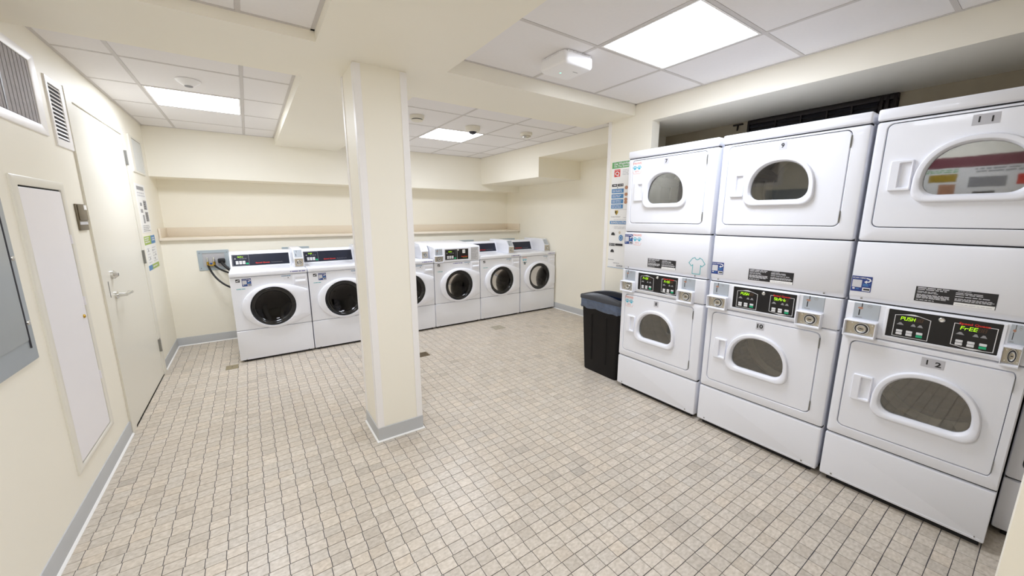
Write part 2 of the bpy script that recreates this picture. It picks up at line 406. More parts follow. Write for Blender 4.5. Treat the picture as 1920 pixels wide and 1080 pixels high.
bay(XL, .372, 2.86, YB, ZC, (-.553, .066), (3.40, 4.015, 4.63, 5.245), [(-.5, 4.1)])
bay(1.09, 3.30, 2.86, YB, ZC, (1.80, 2.41, 3.02), (3.44, 4.045, 4.66, 5.27), [(1.9, 4.1)])
bay(1.09, XA, YF, 2.28, ZC, (1.745, 2.35), (1.675, 1.06, .445, -.165, -.775), [(1.8, 1.1)])
bay(XL, .372, YF, 2.28, ZF, (-.55, .06), (1.67, 1.06, .45, -.16, -.77), [(-.5, .5)])
LLAB = ['lit square ceiling panel light above the washers at the left', 'lit square ceiling panel light past the column in the far bay',
        'large lit ceiling panel light nearest the stacked dryers', 'lit ceiling panel light of the right bay behind the camera', 'lit ceiling panel light of the front left bay']
LEDP = bpy.data.materials.new('led_diffuser'); LEDP.use_nodes = True
b_ = LEDP.node_tree.nodes['Principled BSDF']; b_.inputs['Base Color'].default_value = (.9, .9, .9, 1)
b_.inputs['Emission Color'].default_value = (.928, .98, 1.085, 1); b_.inputs['Emission Strength'].default_value = LIGHT
lights.sort(key=lambda l: (-(l[2] + 0), l[0]))
order = {}
for (x0, x1, y0, y1, z) in lights:
    if y0 > 3: lab = LLAB[0] if x0 < 0 else LLAB[1]
    elif x0 > 1: lab = LLAB[2] if y0 > .5 else LLAB[3]
    else: lab = LLAB[4]
    t = thing('ceiling_light', ((x0 + x1) / 2, (y0 + y1) / 2, z), 0, lab, 'ceiling light')
    hx, hy = (x1 - x0) / 2 - .012, (y1 - y0) / 2 - .012
    o_, i_ = rrect(-hx, hx, -hy, hy, .002, 2), rrect(-hx + .012, hx - .012, -hy + .012, hy - .012, .002, 2)
    obj('frame', MB().m(TRIMW).loft([[(x, y, .02) for x, y in o_], [(x, y, -.002) for x, y in o_], [(x, y, -.002) for x, y in i_], [(x, y, .006) for x, y in i_]]), t)
    obj('diffuser', MB().m(LEDP).add([(-hx + .011, -hy + .011, .004), (-hx + .011, hy - .011, .004), (hx - .011, hy - .011, .004), (hx - .011, -hy + .011, .004)], [(0, 1, 2, 3)]), t, smooth=False)
    obj('housing', bx(TRIMW, -hx, hx, -hy, hy, .02, .05), t)

# column with white corner guards and grey base
cl = thing('column', (.73, 2.58, 0), 0, 'square cream column with white corner guards in the middle of the room', 'column')
obj('shaft', bx(WALL, -.152, .152, -.158, .158, 0, ZB), cl)
for sx in (-1, 1):
    for sy in (-1, 1):
        g = MB().m(TRIMW).box(sx * .1535 - .0025, sx * .1535 + .0025, min(sy * .160, sy * .118), max(sy * .160, sy * .118), .10, ZB - .004, .001, 1)
        g.box(min(sx * .156, sx * .114), max(sx * .156, sx * .114), sy * .1595 - .0025, sy * .1595 + .0025, .10, ZB - .004, .001, 1)
        obj('corner_guard', g, cl)
bs = MB().m(GREYB); a_, b2 = rrect(-.158, .158, -.164, .164, .004, 2), rrect(-.153, .153, -.159, .159, .003, 2)
bs.loft([[(x, y, 0) for x, y in a_], [(x, y, .097) for x, y in a_], [(x, y, .10) for x, y in b2]])
obj('base_trim', bs, cl)
c1, c2 = rrect(-.168, .168, -.174, .174, .004, 2), rrect(-.158, .158, -.164, .164, .004, 2)
obj('floor_bead', MB().m(CAULK).loft([[(x, y, 0) for x, y in c1], [(x, y, .004) for x, y in c1], [(x, y, .010) for x, y in c2]]), cl)

# ledge on the back wall
lg = thing('wall_ledge', (0, 5.66, 1.234), 0, 'long beige laminate ledge with backsplash running above the washers', 'ledge')
obj('ledge_top', bx(LEDGE, XL + .002, XR - .002, 0, .42, .0005, .03, .004), lg)
obj('front_edge', bx(mat('ledge_edge', (232, 222, 206), .4), XL + .002, XR - .002, -.006, 0, .0, .031, .002), lg)
obj('backsplash', bx(LEDGE, XL + .02, XR - .02, .40, .418, .03, .137, .003), lg)
for x in (XL + .003, XR - .021): obj('side_splash', bx(LEDGE, x, x + .018, .0, .418, .03, .137, .003), lg)

# ================================================================== DRYER STACKS
DW = .725
def dshape(L, Rr, T, B):
    cx, hw = (L + Rr) / 2, (Rr - L) / 2; mid = B + (T - B) * .30; r = min(.055, (mid - B) * .95); pts = []
    for i in range(33):
        a = math.pi * i / 32; c, s_ = math.cos(a), math.sin(a)
        pts.append((cx + hw * math.copysign(abs(c) ** .90, c), mid + (T - mid) * abs(s_) ** .92))
    for i in range(9):
        a = R(180 + 90 * i / 8); pts.append((L + r + r * math.cos(a), B + r + r * math.sin(a)))
    for i in range(9):
        a = R(270 + 90 * i / 8); pts.append((Rr - r + r * math.cos(a), B + r + r * math.sin(a)))
    return pts
DC = (.345, 1.70)
OPEN = rrect(.040, .655, 1.446, 1.940, .028); DOOR = rrect(.0435, .6515, 1.4495, 1.9365, .026)
DOUT = dshape(.160, .527, 1.846, 1.563); DIN = dshape(.194, .496, 1.816, 1.598)
def b_front(z0, z1):
    def f():
        A = angles(DC, rrect(0, DW, z0, z1, .012, 4), OPEN, n=24)
        o0 = raycast(rrect(0, DW, z0, z1, .012, 4), DC, A); i0 = raycast(OPEN, DC, A)
        o1, o2 = inset(o0, .004), inset(o0, .011)
        i1 = raycast(rrect(.037, .658, 1.443, 1.943, .030), DC, A)
        return MB().m(WHITE).loft([uz(o0, .05), uz(o0, .012), uz(o1, .003), uz(o2, 0), uz(i1, 0), uz(i0, .003), uz(i0, .04)])
    return f
def b_door():
    A = angles(DC, DOOR, n=64); d0 = raycast(DOOR, DC, A); d1 = raycast(rrect(.046, .649, 1.452, 1.934, .025), DC, A); hole = raycast(inset(DOUT, .012), DC, A)
    return MB().m(WHITE).loft([uz(d0, .03), uz(d0, .004), uz(d1, .0), uz(hole, .0), uz(hole, .03), uz(d0, .03)])
def b_bezel():
    A = angles(DC, n=96); o_ = raycast(DOUT, DC, A); i_ = raycast(DIN, DC, A); L = [uz(o_, .001)]
    mix = lambda t: [(a[0] + (b[0] - a[0]) * t, a[1] + (b[1] - a[1]) * t) for a, b in zip(o_, i_)]
    for t, d in ((.02, -.009), (.06, -.014), (.16, -.0175), (.30, -.0185), (.72, -.0165), (.80, -.014), (.92, -.004), (1, .000), (1, .014)): L.append(uz(mix(t), d))
    return MB().m(WPLAS).loft(L)
def b_glass():
    A = angles(DC, n=96); i_ = raycast(inset(DIN, -.002), DC, A)
    return MB().m(DGLASS).loft([uz(i_, .012)], False, True)
def b_handle():
    r0, r1 = rrect(.078, .157, 1.622, 1.763, .006), rrect(.112, .150, 1.636, 1.750, .004)
    return MB().m(WPLAS).loft([uz(r0, .001), uz(r0, -.011), uz(inset(r0, .003), -.014), uz(inset(r1, -.003), -.014), uz(r1, -.011), uz(inset(r1, .004), .020)], False, True)
def b_drum():
    A = angles(DC, OPEN, n=48); r0 = raycast(OPEN, DC, A); c0 = raycast(circ(.345, 1.69, .236, 64), DC, A)
    m_ = MB().m(DARK).loft([uz(r0, .046), uz(c0, .046)])
    m_.m(DRUMW).lathe([(.236, .046), (.236, .075), (.212, .080), (.212, .10), (.285, .102)], (.345, 0, 1.69), (0, 1, 0), 48)
    m_.m(DRUM).lathe([(.285, .102), (.285, .20), (.278, .21), (.278, .23), (.285, .24), (.285, .34), (.278, .35), (.278, .37), (.285, .38), (.285, .50)], (.345, 0, 1.69), (0, 1, 0), 48).m(DRUMW).lathe([(.285, .50), (.283, .52), (.245, .535), (.238, .53)], (.345, 0, 1.69), (0, 1, 0), 48).m(DRUM).lathe([(.238, .53), (.22, .56), (.05, .57)], (.345, 0, 1.69), (0, 1, 0), 48, False, True)
    for k in range(3):
        a = R(40 + 120 * k); c_, s_ = math.cos(a), math.sin(a); e = Vector((-s_, 0, c_)); q = Vector((c_, 0, s_)); o0 = Vector((.345, 0, 1.69))
        m_.m(DRUMW).prism([(.283, -.04), (.235, -.012), (.235, .012), (.283, .04)], lambda p, t: o0 + q * p[0] + e * p[1] + Vector((0, t, 0)), .10, .60)
    return m_
def b_hinge(z):
    return lambda: MB().m(HINGE).box(.6508, .6558, -.004, .006, z, z + .062, .0015, 1).box(.6515, .6552, -.007, .0, z + .012, z + .05, .001, 1)
def b_cab():
    m_ = MB().m(WHITE)
    m_.box(0, .012, .05, .70, .03, 1.955).box(DW - .012, DW, .05, .70, .03, 1.955).box(0, DW, .69, .70, .03, 1.955).box(0, DW, .05, .70, .03, .045)
    m_.box(.012, DW - .012, .05, .69, 1.0, 1.012)
    m_.box(-.003, .0, .06, .70, .88, .892).box(DW, DW + .003, .06, .70, 1.056, 1.068).box(DW, DW + .003, .06, .70, .88, .892)
    m_.m(DARK).box(.004, DW - .004, .02, .05, .03, .30).box(.004, DW - .004, .02, .06, .875, 1.44).box(.03, DW - .03, .03, .66, 0.0, .03)
    m_.box(.004, DW - .004, .012, .05, 1.94, 1.965)
    return m_
def b_top(): return bx(WHITE, -.001, DW + .001, -.004, .70, 1.957, 2.012, .010, 3)
def b_mid():
    prof = [(.05, 1.372), (.006, 1.372), (.0015, 1.369), (0, 1.364), (0, 1.094), (.003, 1.089), (.016, 1.066), (.05, 1.064)]
    m_ = MB().m(WHITE)
    def ends(u): 
        return [(u, p[0], p[1]) for p in prof]
    L = []
    for u, s_ in ((0, .01), (.004, .003), (.012, 0), (DW - .012, 0), (DW - .004, .003), (DW, .01)):
        L.append([(u, max(p[0], p[0] + s_ if p[0] < .04 else p[0]), p[1]) for p in prof])
    return m_.loft(L, True, True)
def b_console():
    m_ = MB().m(WHITE)
    L = []
    prof = [(.05, 1.060), (.0, 1.060), (-.004, 1.056), (-.004, .892), (0, .886), (.05, .885)]
    for u, s_ in ((0, .012), (.004, .004), (.013, 0), (DW - .013, 0), (DW - .004, .004), (DW, .012)): L.append([(u, p[0] + s_ if p[0] < .04 else p[0], p[1]) for p in prof])
    m_.loft(L, True, True)
    # raised bezel around the display
    a, b = rrect(.155, .533, .898, 1.053, .006, 3), rrect(.168, .520, .911, 1.049, .003, 3)
    m_.loft([uz(a, -.004), uz(a, -.0085), uz(inset(a, .003), -.0105), uz(inset(b, -.001), -.0105), uz(b, -.008), uz(b, -.004)])
    return m_
def b_panel(): return bx(BLACK, .168, .520, -.0075, -.003, .911, 1.049)
def b_coinplate(u): return lambda: bx(COINP, u, u + .102, -.0065, -.002, .973, 1.057, .002, 1)
def b_coinslot(u):
    def f():
        p = Print((u, -.0065, .973), (1, 0, 0), (0, 0, 1), (0, -1, 0))
        p.rect(.030, .052, .034, .083, INK); p.poly([(.016, .056), (.03, .05), (.038, .056), (.034, .063), (.02, .062)], mat('copper_print', (176, 128, 104), .4))
        p.rect(.022, .018, .027, .050, INK).rect(.012, .006, .038, .010, GREYK)
        p.ring(.062, .071, .0085, .0012, GREYK).rect(.057, .0695, .067, .0725, GREYK)
        return p.mb
    return f
def b_coinbox(u0, u1):
    def f():
        a = rrect(u0, u1, .878, .967, .004, 3); b = rrect(u0 + .007, u1 - .006, .889, .959, .003, 3)
        return MB().m(WPLAS).loft([uz(a, -.004), uz(a, -.036), uz(inset(a, .003), -.039), uz(inset(b, -.002), -.039), uz(b, -.036), uz(b, -.010)], False, False)
    return f
def b_coinface(u0, u1):
    cx = (u0 + u1) / 2 + .006; o_ = (cx, -.013, .924)
    def f():
        m_ = MB().m(COINM).box(u0 + .007, u1 - .006, -.013, -.008, .889, .959)
        m_.m(CHROME).lathe([(.033, 0), (.0325, .006), (.030, .009), (.027, .009), (.0255, .006)], o_, (0, -1, 0), 28).m(DKGREY).lathe([(.0255, .006), (.0225, .005)], o_, (0, -1, 0), 28).m(CHROME).lathe([(.0225, .005), (.021, .012), (.018, .014), (.013, .013)], o_, (0, -1, 0), 28).m(COINM).lathe([(.013, .013), (.011, .010)], o_, (0, -1, 0), 28, False, True).m(DKGREY)
        m_.box(cx - .007, cx + .007, -.0255, -.022, .9215, .9265).m(CHROME)
        for dx in (-.04, .04):
            for dz in (-.024, .024): m_.lathe([(.005, 0), (.004, .003)], (cx + dx, -.013, .924 + dz), (0, -1, 0), 8, False, True)
        return m_
    return f
def b_kick():
    r0 = rrect(0, DW, .032, .2935, .008, 4)
    m_ = MB().m(WHITE).loft([uz(r0, .05), uz(r0, .008), uz(inset(r0, .003), .002), uz(inset(r0, .009), 0)], False, True)
    m_.box(.01, DW - .01, -.0015, .002, .046, .0475)
    return m_
def b_screw(u, z): return lambda: MB().m(HINGE).lathe([(.0048, 0), (.0048, .0015), (.002, .0025)], (u, 0, z), (0, -1, 0), 10, False, True)
def front_print(z=0, d=0): return Print((0, d, z), (1, 0, 0), (0, 0, 1), (0, -1, 0))
def b_paw(a, b):
    def f():
        p = front_print(d=-.0005); p.text('PAWS', a + .042, b + .083, .078, .016, CORAL, .02)
        for cx in (.021, .062):
            p.disc(a + cx, b + .043, .011, SKY, 12, .009)
            for dx, dz in ((-.015, .006), (-.006, .015), (.006, .015), (.015, .006)): p.disc(a + cx + dx, b + .045 + dz, .0052, SKY, 8)
        p.text('PETS', a + .042, b + .020, .06, .013, CORAL).line([(a + .002, b + .022), (a + .012, b + .004), (a + .072, b + .004), (a + .082, b + .022)], .002, CORAL, False)
        return p.mb
    return f
def b_scan(a, b, s=1.0):
    def f():
        p = front_print(d=-.0005); q = .08 * s
        p.rect(a, b, a + q, b + q, BLUE).up()
        p.text('SCAN HERE', a + q * .36, b + q * .89, q * .64, q * .10, OUTL, .02)
        p.rect(a + q * .05, b + q * .27, a + q * .52, b + q * .76, LGREY)
        p.line([(a + q * .74, b + q * .88), (a + q * .88, b + q * .84), (a + q * .93, b + q * .75), (a + q * .86, b + q * .67), (a + q * .74, b + q * .64)], q * .07, OUTL, False)
        p.poly([(a + q * .62, b + q * .64), (a + q * .76, b + q * .76), (a + q * .76, b + q * .54)], OUTL)
        p.greek(a + q * .58, b + q * .36, a + q * .95, b + q * .54, 2, LBLUE, 3, .6, .1)
        p.disc(a + q * .15, b + q * .18, q * .07, OUTL, 12, q * .05).greek(a + q * .26, b + q * .12, a + q * .52, b + q * .22, 1, LBLUE, 4, .5, .1)
        p.rect(a + q * .58, b + q * .05, a + q * .96, b + q * .28, OUTL).up().greek(a + q * .64, b + q * .09, a + q * .94, b + q * .24, 1, INK, 5, .7, 0)
        return p.mb
    return f
def b_warn():
    p = front_print(d=-.0005); p.rect(.242, 1.104, .487, 1.174, INK).up()
    p.text('WARNING', .392, 1.1695, .04, .005, LGREY)
    p.greek(.248, 1.157, .355, 1.172, 2, LGREY, 1, .55, .3).greek(.248, 1.143, .335, 1.154, 2, LGREY, 2, .5, .3).greek(.248, 1.118, .355, 1.139, 4, LGREY, 3, .6, .15).greek(.248, 1.108, .31, 1.114, 1, LGREY, 4, .5, .2)
    p.greek(.368, 1.152, .48, 1.165, 2, LGREY, 5, .5, .4).greek(.368, 1.142, .475, 1.149, 1, LGREY, 6, .5, .1).greek(.368, 1.124, .483, 1.138, 3, LGREY, 7, .55, .2)
    p.rect(.368, 1.104, .485, 1.119, PAPER).up().greek(.373, 1.107, .48, 1.113, 1, LGREY, 8, .5, .1)
    return p.mb
def b_shirt():
    p = front_print(d=-.0005)
    pts = [(.612, 1.205), (.63, 1.212), (.637, 1.202), (.648, 1.198), (.659, 1.202), (.665, 1.212), (.683, 1.203), (.706, 1.172), (.685, 1.150), (.676, 1.160), (.676, 1.096), (.618, 1.096), (.618, 1.160), (.608, 1.150), (.588, 1.172)]
    p.line(pts, .0042, SHIRT); return p.mb
def b_num(txt, gap):
    def f():
        p = front_print(d=-.0006); z = 1.905; wd = .04 if len(txt) == 1 else (.045 if not gap else .075)
        p.rect(.345 - wd / 2, z - .023, .345 + wd / 2, z + .021, mat('number_label_grey', (192, 192, 198), .4)).up()
        if gap: p.text(txt[0], .345 - .018, z, .012, .024, INK, .03).text(txt[1], .345 + .018, z - .003, .02, .024, INK, .03)
        else: p.text(txt, .345, z, .034, .027, INK, .035)
        return p.mb
    return f
def b_outline(k):
    p = front_print(d=-.0076)
    for a0, a1, z0, z1, top in ((.192, .312, .919, 1.030, True), (.385, .508, .919, 1.034, False))[k:k + 1]:
        if top: p.line([(a0, z0), (a1, z0), (a1, z1 - .012), ((a0 * .45 + a1 * .55), z1 + .004), ((a0 * .55 + a1 * .45), z1 + .004), (a0, z1 - .007)], .0024, OUTL).poly([(a0 + .02, z1 - .002), (a1 - .035, z1 - .002), (a0 * .45 + a1 * .55, z1 + .004), (a0 * .55 + a1 * .45, z1 + .004)], OUTL)
        else: p.line([(a0, z0 + .008), (a0, z1 - .008), (a1, z1 - .008), (a1, z0 + .002), ((a0 * .45 + a1 * .55), z0 - .003), ((a0 * .55 + a1 * .45), z0 - .003)], .0024, OUTL).poly([(a0 * .55 + a1 * .45, z0 - .003), (a0 * .45 + a1 * .55, z0 - .003), (a1 - .03, z0 + .003), (a0 + .03, z0 + .003)], OUTL)
        for k, (x, s_) in enumerate(((.022, 1.3), (.067, .9), (.090, 1.0))): p.poly([(a0 + x - .010 * s_, z0 + .058), (a0 + x + .010 * s_, z0 + .058), (a0 + x + .003, z0 + .070), (a0 + x - .003, z0 + .070)], GREYK)
    return p.mb
def b_brand():
    p = front_print(d=-.0078); p.rect(.404, 1.0235, .480, 1.0285, BLACK); p.up(); p.text('Speed Queen', .443, 1.0272, .090, .0135, RED, .03); return p.mb
def b_led(a, z, txt):
    def f():
        p = front_print(d=-.0078); n = len(txt)
        seven(p, txt, a, z, .0105, .017, LEDG); seven(p, '8' * (6 - n), a + n * .0105 * 1.22, z, .0105, .017, LEDOFF); return p.mb
    return f
def b_key(a, z, m_): return lambda: bx(m_, a, a + .0215, -.0098, -.007, z, z + .0115, .0012, 1)
def dryer(x, y, nums, leds, label, shirt=False, paws=False):
    t = thing('stacked_dryer', (x, y, 0), R(-90), label, 'dryer', 'stacked dryers in the alcove')
    part('cabinet', 'dcab', b_cab, t, smooth=False)
    part('top_panel', 'dtop', b_top, t)
    for k, dz in ((0, 0), (1, -1.088)):
        fr = part('front_frame', 'dfront%d' % k, b_front(1.378, 1.952) if k == 0 else b_front(1.389, 1.969), t); fr.location.z = dz
        d = part('door', 'ddoor', b_door, t); d.location.z = dz
        part('window_bezel', 'dbez', b_bezel, d); part('window_glass', 'dgl', b_glass, d, smooth=False)
        part('door_handle', 'dhan', b_handle, d)
        for z in (1.468, 1.85): part('hinge', 'dh%.2f' % z, b_hinge(z), d)
        part('number_label', 'dn' + nums[k], b_num(nums[k], nums[k] in ('11', '12')), d, smooth=False)
        dr = part('drum', 'ddrum', b_drum, t); dr.location.z = dz
        if paws: part('paw_sticker', 'dpaw%d' % k, b_paw(.045, 1.832), d, smooth=False)
    mp = part('middle_panel', 'dmid', b_mid, t)
    part('warning_label', 'dwarn', b_warn, mp, smooth=False)
    part('scan_sticker', 'dscan%d' % paws, b_scan(.004, 1.275 if paws else 1.115), mp, smooth=False)
    if paws: part('paw_sticker', 'dpawm', b_paw(.086, 1.268), mp, smooth=False)
    if shirt: part('shirt_sticker', 'dshirt', b_shirt, mp, smooth=False)
    for u in (.053, .638): 
        s_ = part('screw', 'dsc%.2f' % u, b_screw(u, 1.080), mp); s_.location.y = .004
    cs = part('control_console', 'dcon', b_console, t)
    part('display_panel', 'dpan', b_panel, cs, smooth=False); [part('panel_outline', 'dout%d' % k, lambda: b_outline(k), cs, smooth=False) for k in (0, 1)]; part('brand_lettering', 'dbr', b_brand, cs, smooth=False)
    part('led_display', 'dl1' + leds[0], b_led(.212, 1.002, leds[0]), cs, smooth=False); part('led_display', 'dl2' + leds[1], b_led(.404, 1.000, leds[1]), cs, smooth=False)
    part('panel_lock', 'dlock', lambda: MB().m(CHROME).lathe([(.011, 0), (.011, .004), (.008, .007), (.004, .006)], (.345, -.0075, 1.030), (0, -1, 0), 16, False, True), cs)
    for a0 in (.204, .398):
        for i in range(3):
            for j in range(2):
                part('keypad_button', 'dk%.3f%d%d' % (a0, i, j), b_key(a0 + i * .0345, .9275 + j * .0135, GREEN if (i == 2 and j == 0) else OUTL), cs)
    for u0, u1, pu in ((.008, .137, .032), (.532, .654, .549)):
        part('coin_plate', 'dcp%.2f' % pu, b_coinplate(pu), cs); part('coin_slot', 'dcs%.2f' % pu, b_coinslot(pu), cs, smooth=False)
        part('coin_box', 'dcb%.2f' % u0, b_coinbox(u0, u1), cs); part('coin_mechanism', 'dcf%.2f' % u0, b_coinface(u0, u1), cs)
    kp = part('kick_panel', 'dkick', b_kick, t)
    for u in (.055, .655): part('screw', 'dsk%.2f' % u, b_screw(u, .052), kp)
    return t
dryer(2.60, 2.103, ('7', '8'), ('FrEE', 'FrEE'), 'white stacked coin dryer beside the black bin, numbered 7 and 8, with paw stickers', True, True)
dryer(2.60, 1.352, ('9', '10'), ('PUSH', 'StArt'), 'white stacked coin dryer numbered 9 and 10, the middle of the row')
NARROW = True
dryer(2.60, .608, ('11', '12'), ('PUSH', 'FrEE'), 'white stacked coin dryer numbered 11 and 12, nearest the camera')
NARROW = False
dryer(2.80, -.010, ('13', '14'), ('FrEE', 'FrEE'), 'white stacked machine set back at the right edge, mostly hidden behind the near wall')

# ================================================================== WASHERS
WW = .69; WC = (.348, .570)
def wdoor_outline():
    pts = []
    for i in range(41):
        a = R(90 + 180 * i / 40); c, s_ = math.cos(a), math.sin(a)
        pts.append((WC[0] + .278 * math.copysign(abs(c) ** 1.05, c), WC[1] + .234 * s_))
    def bez(p, q, r_, n):
        return [((1 - t) ** 2 * p[0] + 2 * t * (1 - t) * q[0] + t * t * r_[0], (1 - t) ** 2 * p[1] + 2 * t * (1 - t) * q[1] + t * t * r_[1]) for t in [k / n for k in range(n + 1)]]
    pts += bez((WC[0], WC[1] - .234), (.49, .335), (.678, .425), 12)[1:]
    pts += [(.682, .435), (.682, .705)]
    pts += bez((.678, .716), (.49, .808), (WC[0], WC[1] + .234), 12)[:-1]
    return pts
WO = wdoor_outline()
def b_wfront():
    rr = rrect(0, WW, .341, .893, .008, 3); A = angles(WC, rr, n=64); o0 = raycast(rr, WC, A); h = raycast(circ(*WC, .19, 64), WC, A)
    return MB().m(WHITE).loft([uz(o0, .05), uz(o0, .005), uz(inset(o0, .004), 0), uz(h, 0), uz(h, .06)])
def b_wcab():
    m_ = MB().m(WHITE).box(0, .012, .05, .78, .02, .9).box(WW - .012, WW, .05, .78, .02, .9).box(0, WW, .77, .78, .02, .9)
    m_.m(DARK).box(.005, WW - .005, .012, .05, .02, .345).box(.03, WW - .03, .03, .75, 0, .02).box(.005, WW - .005, .01, .04, .885, .90)
    for u in (.04, WW - .04):
        for d in (.06, .72): m_.lathe([(.02, 0), (.02, .02)], (u, d, 0), (0, 0, 1), 10, True, True)
    return m_
def b_wdoor():
    A = angles(WC, WO, n=96); o0 = raycast(WO, WC, A); g = raycast(circ(*WC, .2065, 96), WC, A)
    mix = lambda t: [(a[0] + (b[0] - a[0]) * t, a[1] + (b[1] - a[1]) * t) for a, b in zip(o0, g)]
    return MB().m(WPLAS).loft([uz(o0, .0), uz(o0, -.014), uz(mix(.05), -.022), uz(mix(.2), -.028), uz(mix(.6), -.034), uz(mix(.92), -.036), uz(g, -.031), uz(g, -.01)])
def b_whandle():
    L = []
    for k in range(13):
        a = R(180 - 24 + 48 * k / 12); c, s_ = math.cos(a), math.sin(a)
        L.append([(WC[0] + r_ * c * (1.03 if r_ > .24 else 1), d, WC[1] + r_ * s_ * (.96 if r_ > .24 else 1)) for r_, d in ((.262, -.026), (.255, -.0325), (.222, -.041), (.208, -.040), (.208, -.028))])
    n = len(L[0]); m_ = MB().m(WPLAS)
    vs = [p for l in L for p in l]; fs = [(a * n + i, a * n + i + 1, (a + 1) * n + i + 1, (a + 1) * n + i) for a in range(12) for i in range(n - 1)]
    fs += [tuple(range(n)), tuple(reversed(range(12 * n, 13 * n)))]
    return m_.add(vs, fs)
def b_wrim(): return MB().m(SEAL).lathe([(.2065, -.03), (.204, .026), (.196, .033), (.180, .030), (.166, .020), (.160, .012)], (WC[0], 0, WC[1]), (0, -1, 0), 64)
def b_wglass(): return MB().m(WGLASS).lathe([(.164, .011), (.15, .005), (.12, -.006), (.08, -.014), (.04, -.018), (.004, -.019)], (WC[0], 0, WC[1]), (0, -1, 0), 48, False, True)
def b_wdrum():
    c = (WC[0], 0, WC[1]); m_ = MB().m(SEAL).lathe([(.19, -.02), (.175, .06), (.18, .09)], c, (0, 1, 0), 48)
    m_.m(DRUM).lathe([(.18, .09), (.255, .10), (.255, .42), (.20, .43), (.06, .40)], c, (0, 1, 0), 48, False, True)
    for k in range(3):
        a = R(90 + 120 * k); c_, s_ = math.cos(a), math.sin(a); e = Vector((-s_, 0, c_)); q = Vector((c_, 0, s_)); o0 = Vector(c)
        m_.m(DRUMW).prism([(.253, -.04), (.19, -.012), (.19, .012), (.253, .04)], lambda p, t: o0 + q * p[0] + e * p[1] + Vector((0, t, 0)), .10, .42)
    return m_
def b_wlid(): return MB().m(WHITE).box(-.001, WW + .001, -.012, .78, .897, .945, .009, 3)
def b_wrecess(): return bx(WPLAS, .05, .545, .09, .43, .9440, .9462)
def b_wkick():
    r0 = rrect(0, WW, .022, .337, .007, 3)
    return MB().m(WHITE).loft([uz(r0, .05), uz(r0, .004), uz(inset(r0, .003), -.001), uz(inset(r0, .007), -.003)], False, True).box(.008, WW - .008, -.0045, -.002, .036, .038)
def b_wdrawer():
    r0 = rrect(.548, .684, .772, .884, .006); r1 = rrect(.570, .668, .826, .846, .008)
    return MB().m(WPLAS).loft([uz(r0, .001), uz(r0, -.004), uz(inset(r0, .003), -.006), uz(inset(r1, -.003), -.006), uz(r1, -.004), uz(inset(r1, .003), .014)], False, True)
def b_wpull(): return MB().m(WPLAS).prism([(-.005, .826), (-.016, .818), (-.018, .806), (-.006, .800)], lambda p, t: (t, p[0], p[1]), .574, .664)
CF0, CF1 = Vector((0, .472, .946)), Vector((0, .535, 1.108))     # slanted console face
cv = (CF1 - CF0).normalized(); cn = Vector((0, -cv.z, cv.y)); CH = (CF1 - CF0).length
def cprint(c=.003): return Print(CF0 + cn * c, (1, 0, 0), cv, cn)
def b_wconsole():
    prof = [(.470, .9455), (.472, .950), (.5345, 1.109), (.543, 1.116), (.62, 1.116), (.72, 1.03), (.74, .9455)]
    return MB().m(WHITE).prism(prof, lambda p, t: (t, p[0], p[1]), .004, .584)
def b_wpanel(m_):
    def f():
        P = cprint(0).P; z0, z1 = .014, .146
        c = [(.022, z0), (.568, z0), (.568, z1), (.022, z1)]
        return MB().m(m_).loft([[P(a, b, .001) for a, b in c], [P(a, b, .004) for a, b in c]], False, True)
    return f
def keys_and_text(p, a, z0, h, led, txt=True, red_w=.105, led_w=1):
    # control cluster a..a+.14 wide, on a print whose b axis is up
    p.line([(a, z0), (a + .148, z0), (a + .148, z0 + h), (a, z0 + h)], .0022, GREYK)
    n = len(led); seven(p, led, a + .045, z0 + h * .76, .0085, .014, LEDG); seven(p, '8' * (6 - n), a + .045 + n * .0085 * 1.22, z0 + h * .76, .0085, .014, LEDOFF)
    p.poly([(a + .014, z0 + h * .60), (a + .032, z0 + h * .60), (a + .026, z0 + h * .72), (a + .019, z0 + h * .72)], GREYK)
    for i in range(4): p.rect(a + .067 + i * .017, z0 + h * .60, a + .073 + i * .017, z0 + h * .69, GREYK)
def b_wprint(led):
    def f():
        p = cprint(.0042); keys_and_text(p, .030, .020, .120, led)
        p.text('Speed Queen', .305, .040, .135, .019, RED, .025); p.text('Commercial Laundry', .445, .040, .115, .010, GREYK); return p.mb
    return f
def b_wkey(i, j, m_, base=None):
    def f():
        P = cprint(.0042).P; a, b = (.056 + i * .031, .034 + j * .020) if i < 3 else (.148, .030)
        c = [(a, b), (a + .025, b), (a + .025, b + .017), (a, b + .017)]
        return MB().m(m_).loft([[P(x, y, 0) for x, y in c], [P(x, y, .0025) for x, y in c]], False, True)
    return f
CBP = [(.15, .9455), (.15, 1.045), (.215, 1.135), (.235, 1.142), (.70, 1.142), (.72, .9455)]
def b_wcoin():
    return MB().m(WHITE).prism(CBP, lambda p, t: (t, p[0], p[1]), .585, .686)
sv = (Vector((0, .215, 1.135)) - Vector((0, .15, 1.045))).normalized(); sn = Vector((0, -sv.z, sv.y))
def b_wcoinplate():
    P = Print((0, .15, 1.045), (1, 0, 0), sv, sn).P; c = [(.598, .010), (.676, .010), (.676, .104), (.598, .104)]
    m_ = MB().m(COINP).loft([[P(a, b, 0) for a, b in c], [P(a, b, .003) for a, b in c]], False, True)
    m_.m(INK).add([P(a, b, .0035) for a, b in ((.612, .022), (.617, .022), (.617, .055), (.612, .055))], [(0, 1, 2, 3)])
    m_.add([P(a, b, .0035) for a, b in ((.622, .072), (.625, .072), (.625, .095), (.622, .095))], [(0, 1, 2, 3)])
    return m_
